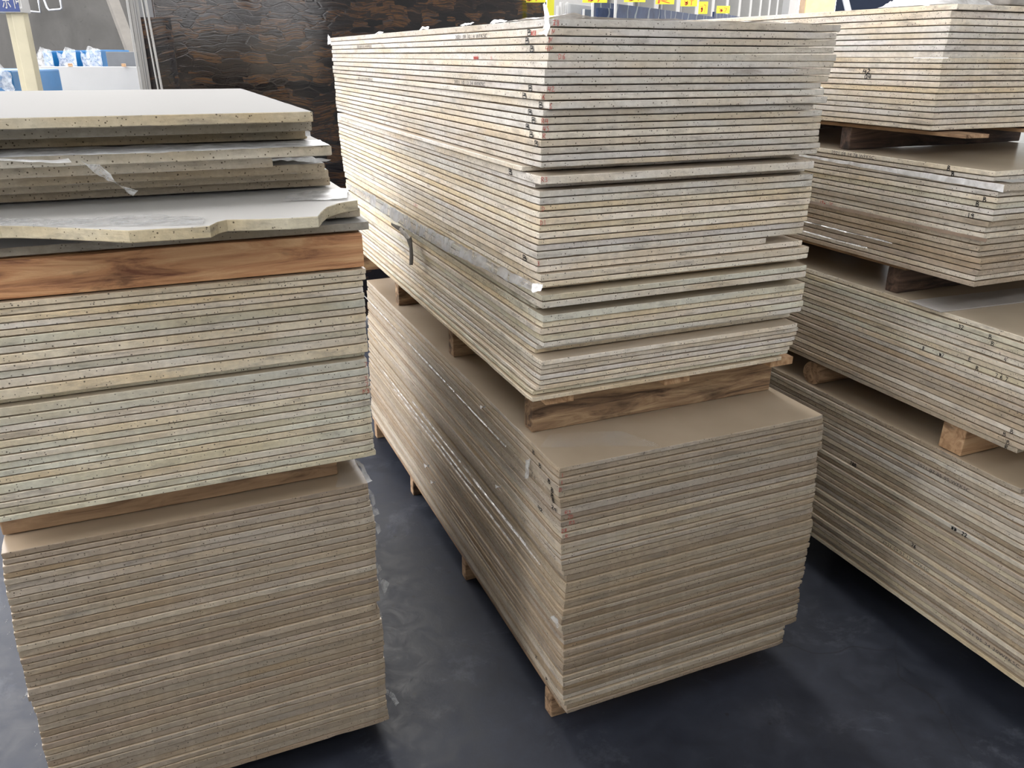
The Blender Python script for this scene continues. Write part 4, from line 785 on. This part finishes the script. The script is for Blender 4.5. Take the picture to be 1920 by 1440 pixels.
# post with sign
YP = 4.5
t = empty('sign_post', (at(60, 150, YP).x, YP, 0)); tag(t, 'cream square post carrying the blue sign at the upper left', 'sign post')
a = at(46, 150, YP); b = at(68, 150, YP); c = at(34, 150, YP)
zs_ = at(20, 24, YP).z
link('post', box_mesh(a.x - t.location.x, b.x - t.location.x, 0, .05, 0, zs_ + .3, .003), CREAMP, t)
link('post_flange', box_mesh(c.x - t.location.x, a.x - t.location.x, .012, .05, 0, zs_ + .3, .002), CREAMP, t)
a = at(-90, 22, YP - .03); b = at(39.5, 22, YP - .03)
board = link('sign_board', box_mesh(a.x - t.location.x, b.x - t.location.x, 0, .09, 0, .4, .002), WHITE, t, (0, -.03, zs_))
link('sign_face', box_mesh(a.x - t.location.x + .004, b.x - t.location.x - .004, -.002, 0, .004, .396), BLUEP, board, (0, 0, 0))
bm = print_bm('石一茶何', .1, 1); w_ = max(q.co.x for q in bm.verts); h_ = max(q.co.y for q in bm.verts)
for q in bm.verts: q.co = Vector((q.co.x * .215 / w_, -.0035, q.co.y * .09 / h_))
me = bpy.data.meshes.new('sign_lettering'); bm.to_mesh(me); bm.free()
q = at(-38, 9, YP - .03)
link('sign_lettering', me, WHITE, board, (q.x - t.location.x, 0, at(10, 12.5, YP - .03).z - zs_))
# wire loops and the plank leaning on the concrete wall
def tube(name, pts, r, m_, parent=None, res=6):
    cu = bpy.data.curves.new(name, 'CURVE'); cu.dimensions = '3D'; cu.bevel_depth = r; cu.bevel_resolution = 2
    sp = cu.splines.new('POLY'); sp.points.add(len(pts) - 1)
    base = Vector(pts[0])
    for i, p in enumerate(pts): sp.points[i].co = (*(Vector(p) - base), 1)
    ob = bpy.data.objects.new('tmp', cu); C.objects.link(ob); bpy.context.view_layer.update()
    me = bpy.data.meshes.new_from_object(ob.evaluated_get(bpy.context.evaluated_depsgraph_get())); me.name = name
    bpy.data.objects.remove(ob); bpy.data.curves.remove(cu)
    return link(name, me, m_, parent, base - (Vector(parent.location) if parent else Vector((0, 0, 0))))
YW = 8.22
o = tube('wire_frame', [at(80, -30, YW), at(83, 0, YW), at(88, 14, YW), at(92, 19, YW), at(113, 17.5, YW), at(116, 15, YW), at(113, 0, YW), at(110, -30, YW)], .010, STEEL); tag(o, 'rounded pale metal frame hanging on the concrete wall', 'metal frame')
o = tube('wire_frame', [at(46, -30, YW), at(51, 0, YW), at(56, 21, YW), at(76, 23, YW), at(72, 0, YW), at(68, -30, YW)], .010, STEEL); tag(o, 'grey metal frame hanging on the wall beside the sign', 'metal frame')
a, b = at(208, -8, 8.0), at(250, 104, 7.75)
bm = bmesh.new(); d = (b - a); bx(bm, -.045, .045, -.03, .03, 0, d.length + 1.2, .003)
me = bm_mesh(bm); o = link('leaning_plank', me, simple('grey_plank', (.15, .14, .125), .8), loc=a); o.rotation_mode = 'QUATERNION'; o.rotation_quaternion = d.to_track_quat('Z', 'Y'); tag(o, 'grey plank leaning against the concrete wall', 'plank')

# yellow boards, white slabs, blue marble row
def card(x0, x1, y0, y1, Y, label, marks=1, seed=0, name='price_card'):
    a, b = at(x0, y1, Y), at(x1, y0, Y)
    t = link(name, box_mesh(0, b.x - a.x, 0, .006, 0, b.z - a.z, .001), YELLOW, loc=(a.x, Y, a.z)); tag(t, label, 'price card', 'yellow price cards with red writing')
    W_, H_ = b.x - a.x, b.z - a.z; r = random.Random(seed)
    bm = strokes_mesh({1: '#7', 2: '#T', 3: 'R', 4: 'Z#7'}[marks], H_ * .6, 'front', H_ * .035, seed)
    mw = max(q.co.x for q in bm.verts)
    for q in bm.verts: q.co = Vector((q.co.x / mw * W_ * .6 + W_ * .2, -.002, q.co.y + H_ * .12))
    me = bpy.data.meshes.new('red_writing'); bm.to_mesh(me); bm.free(); link('red_writing', me, REDP, t)
    return t
upright('yellow_board', 1024, 1037, -40, 7.2, 7.2, .03, YELLOW, 'upright yellow board beside the huge banded slab', 'board', ztop=at(1030, -40, 7.2).z)
card(960, 1023.5, -14, 4.5, 7.25, 'yellow card with red writing topping the huge banded slab', 4, 1)
for k, (x0, x1, yt) in enumerate(((1040, 1044.5, 12), (1045.5, 1049.5, 5), (1050.5, 1053, 5), (1054, 1057, 9), (1058, 1061.5, 5))):
    edge_slab(x0, x1, 8.9 + k * .03, .12, ['leftmost', 'second', 'third', 'fourth', 'rightmost'][k] + ' of five white slab edges beside the yellow board', ztop=at(x0, yt, 9 + k * .03).z)
upright('pale_slab', 1062, 1107, 6, 9.2, 9.7, .03, PALE, 'pale grey slab beside the five white slab edges', 'stone slab')
upright('dark_slab', 1092, 1106, 17, 8.8, 8.9, .03, simple('grey_blue_stone', (.05, .065, .09), .3), 'small dark blue-grey slab before the pale grey slab', 'stone slab')
upright('rack_post', 1090, 1093.6, 17, 8.7, None, .05, WHITE, 'short white rack post before the pale grey slab', 'post')
upright('rack_post', 1106, 1110, 5, 8.7, None, .06, WHITE, 'white rack post at the left end of the blue marble slabs', 'post')
upright('rack_post', 1148, 1152, -5, 8.7, None, .06, WHITE, 'taller white rack post before the blue marble slabs', 'post', ztop=at(1150, -12, 8.7).z)
BM = at(1110, 2, 9.4).z
upright('blue_marble_slab', 1110, 1232, 0, 9.4, 10.9, .03, BLUEM, 'left blue marble slab with white veins behind the middle stack', 'stone slab', ztop=BM)
upright('blue_marble_slab', 1233, 1331, 0, 10.95, 12.9, .03, BLUEM, 'middle blue marble slab with white veins behind the middle stack', 'stone slab', ztop=BM)
upright('blue_marble_slab', 1118, 1147, 14, 9.0, 9.2, .03, BLUEM, 'short blue marble slab between the two white rack posts', 'stone slab')
upright('blue_marble_slab', 1332, 1430, 22, 13.2, 17, .03, BLUEM, 'far low blue marble slab at the end of the row', 'stone slab')
for k, (x0, x1, y0, y1, Y, mk) in enumerate(((1092, 1139, -12, 5, 9.05, 1), (1170, 1211, -12, 4, 9.95, 1), (1229, 1265, -8, 8, 10.6, 3), (1276, 1308, -4, 12, 11.3, 2), (1309, 1328, 3, 26, 12.25, 1), (1343, 1369, 11, 25, 13.2, 1))):
    card(x0, x1, y0, y1, Y, ['leftmost', 'second', 'third', 'fourth', 'fifth', 'rightmost'][k] + ' yellow price card above the blue marble slabs', mk, 30 + k)

# buildings and stalls outside
bw_ = simple('white_render', (.24, .237, .225), .8, vary=.04); glass = simple('dim_window', (.075, .085, .09), .25)
t = empty('building', at(1400, 110, 24)); t.location.z = 0; tag(t, 'pale building with a row of columns seen outside the hall', 'building')
a = at(1150, 110, 15); b = at(1478, 110, 34); d = Vector((b.x - a.x, b.y - a.y, 0)); Ln = d.length; rz = math.atan2(d.y, d.x)
base = Vector((a.x, a.y, 0)) - t.location
link('wall', box_mesh(0, Ln, .4, 1.2, 0, 7.0), bw_, t, base, rz)
for k in range(13):
    x = Ln * (k + .5) / 13
    link('column', box_mesh(x - .16, x + .16, 0, .3, 0, 6.5, .02), bw_, t, base, rz)
    link('window', box_mesh(x + Ln / 26 - .5, x + Ln / 26 + .45, .34, .4, .6, 4.2, .02), glass, t, base, rz)
t = empty('market_stall', at(1520, 110, 15)); t.location.z = 0; tag(t, 'outdoor stall with pale orange and yellow striped shutters', 'stall')
a = at(1497, 110, 15); b = at(1551, 110, 15)
link('shutter', box_mesh(a.x - t.location.x, b.x - t.location.x, 0, .3, 0, 5), simple('pale_orange', (.45, .32, .21), .7), t)
for k in range(12): link('yellow_slat', box_mesh(a.x - t.location.x, b.x - t.location.x, -.04, 0, .2 + k * .4, .45 + k * .4), simple('pale_yellow', (.55, .49, .22), .7) if k == 0 else bpy.data.materials['pale_yellow'], t)
upright('white_pillar', 1468, 1484, 0, 16, None, .4, WHITE, 'white pillar outside, left of the striped stall', 'pillar', ztop=6)
upright('dark_blue_panel', 1553, 1674, 0, 10.5, 9.8, .06, NAVY, 'dark navy panel standing behind the right stack', 'panel', ztop=3.4)
a, b = at(1578, -30, 9.6), at(1593, 30, 9.5)
o = tube('metal_bar', [a, b], .035, STEEL); tag(o, 'slanting pale metal bar before the navy panel', 'metal bar')
upright('grey_machine', 1676, 1702, 0, 11, None, .4, simple('pale_machine_grey', (.2, .215, .23), .5), 'pale grey machine beside the navy panel', 'machine', ztop=3.2)
o = tube('black_hose', [at(1684, -20, 10.7), at(1688, 0, 10.7), at(1694, 12, 10.7), at(1697, 40, 10.7)], .04, NAVY); tag(o, 'dark hose curving down the pale grey machine', 'hose')
upright('door_frame', 1704, 1713, 0, 11, None, .1, simple('brown_frame', (.22, .18, .14), .6), 'brown upright frame right of the pale grey machine', 'frame', ztop=3.4)
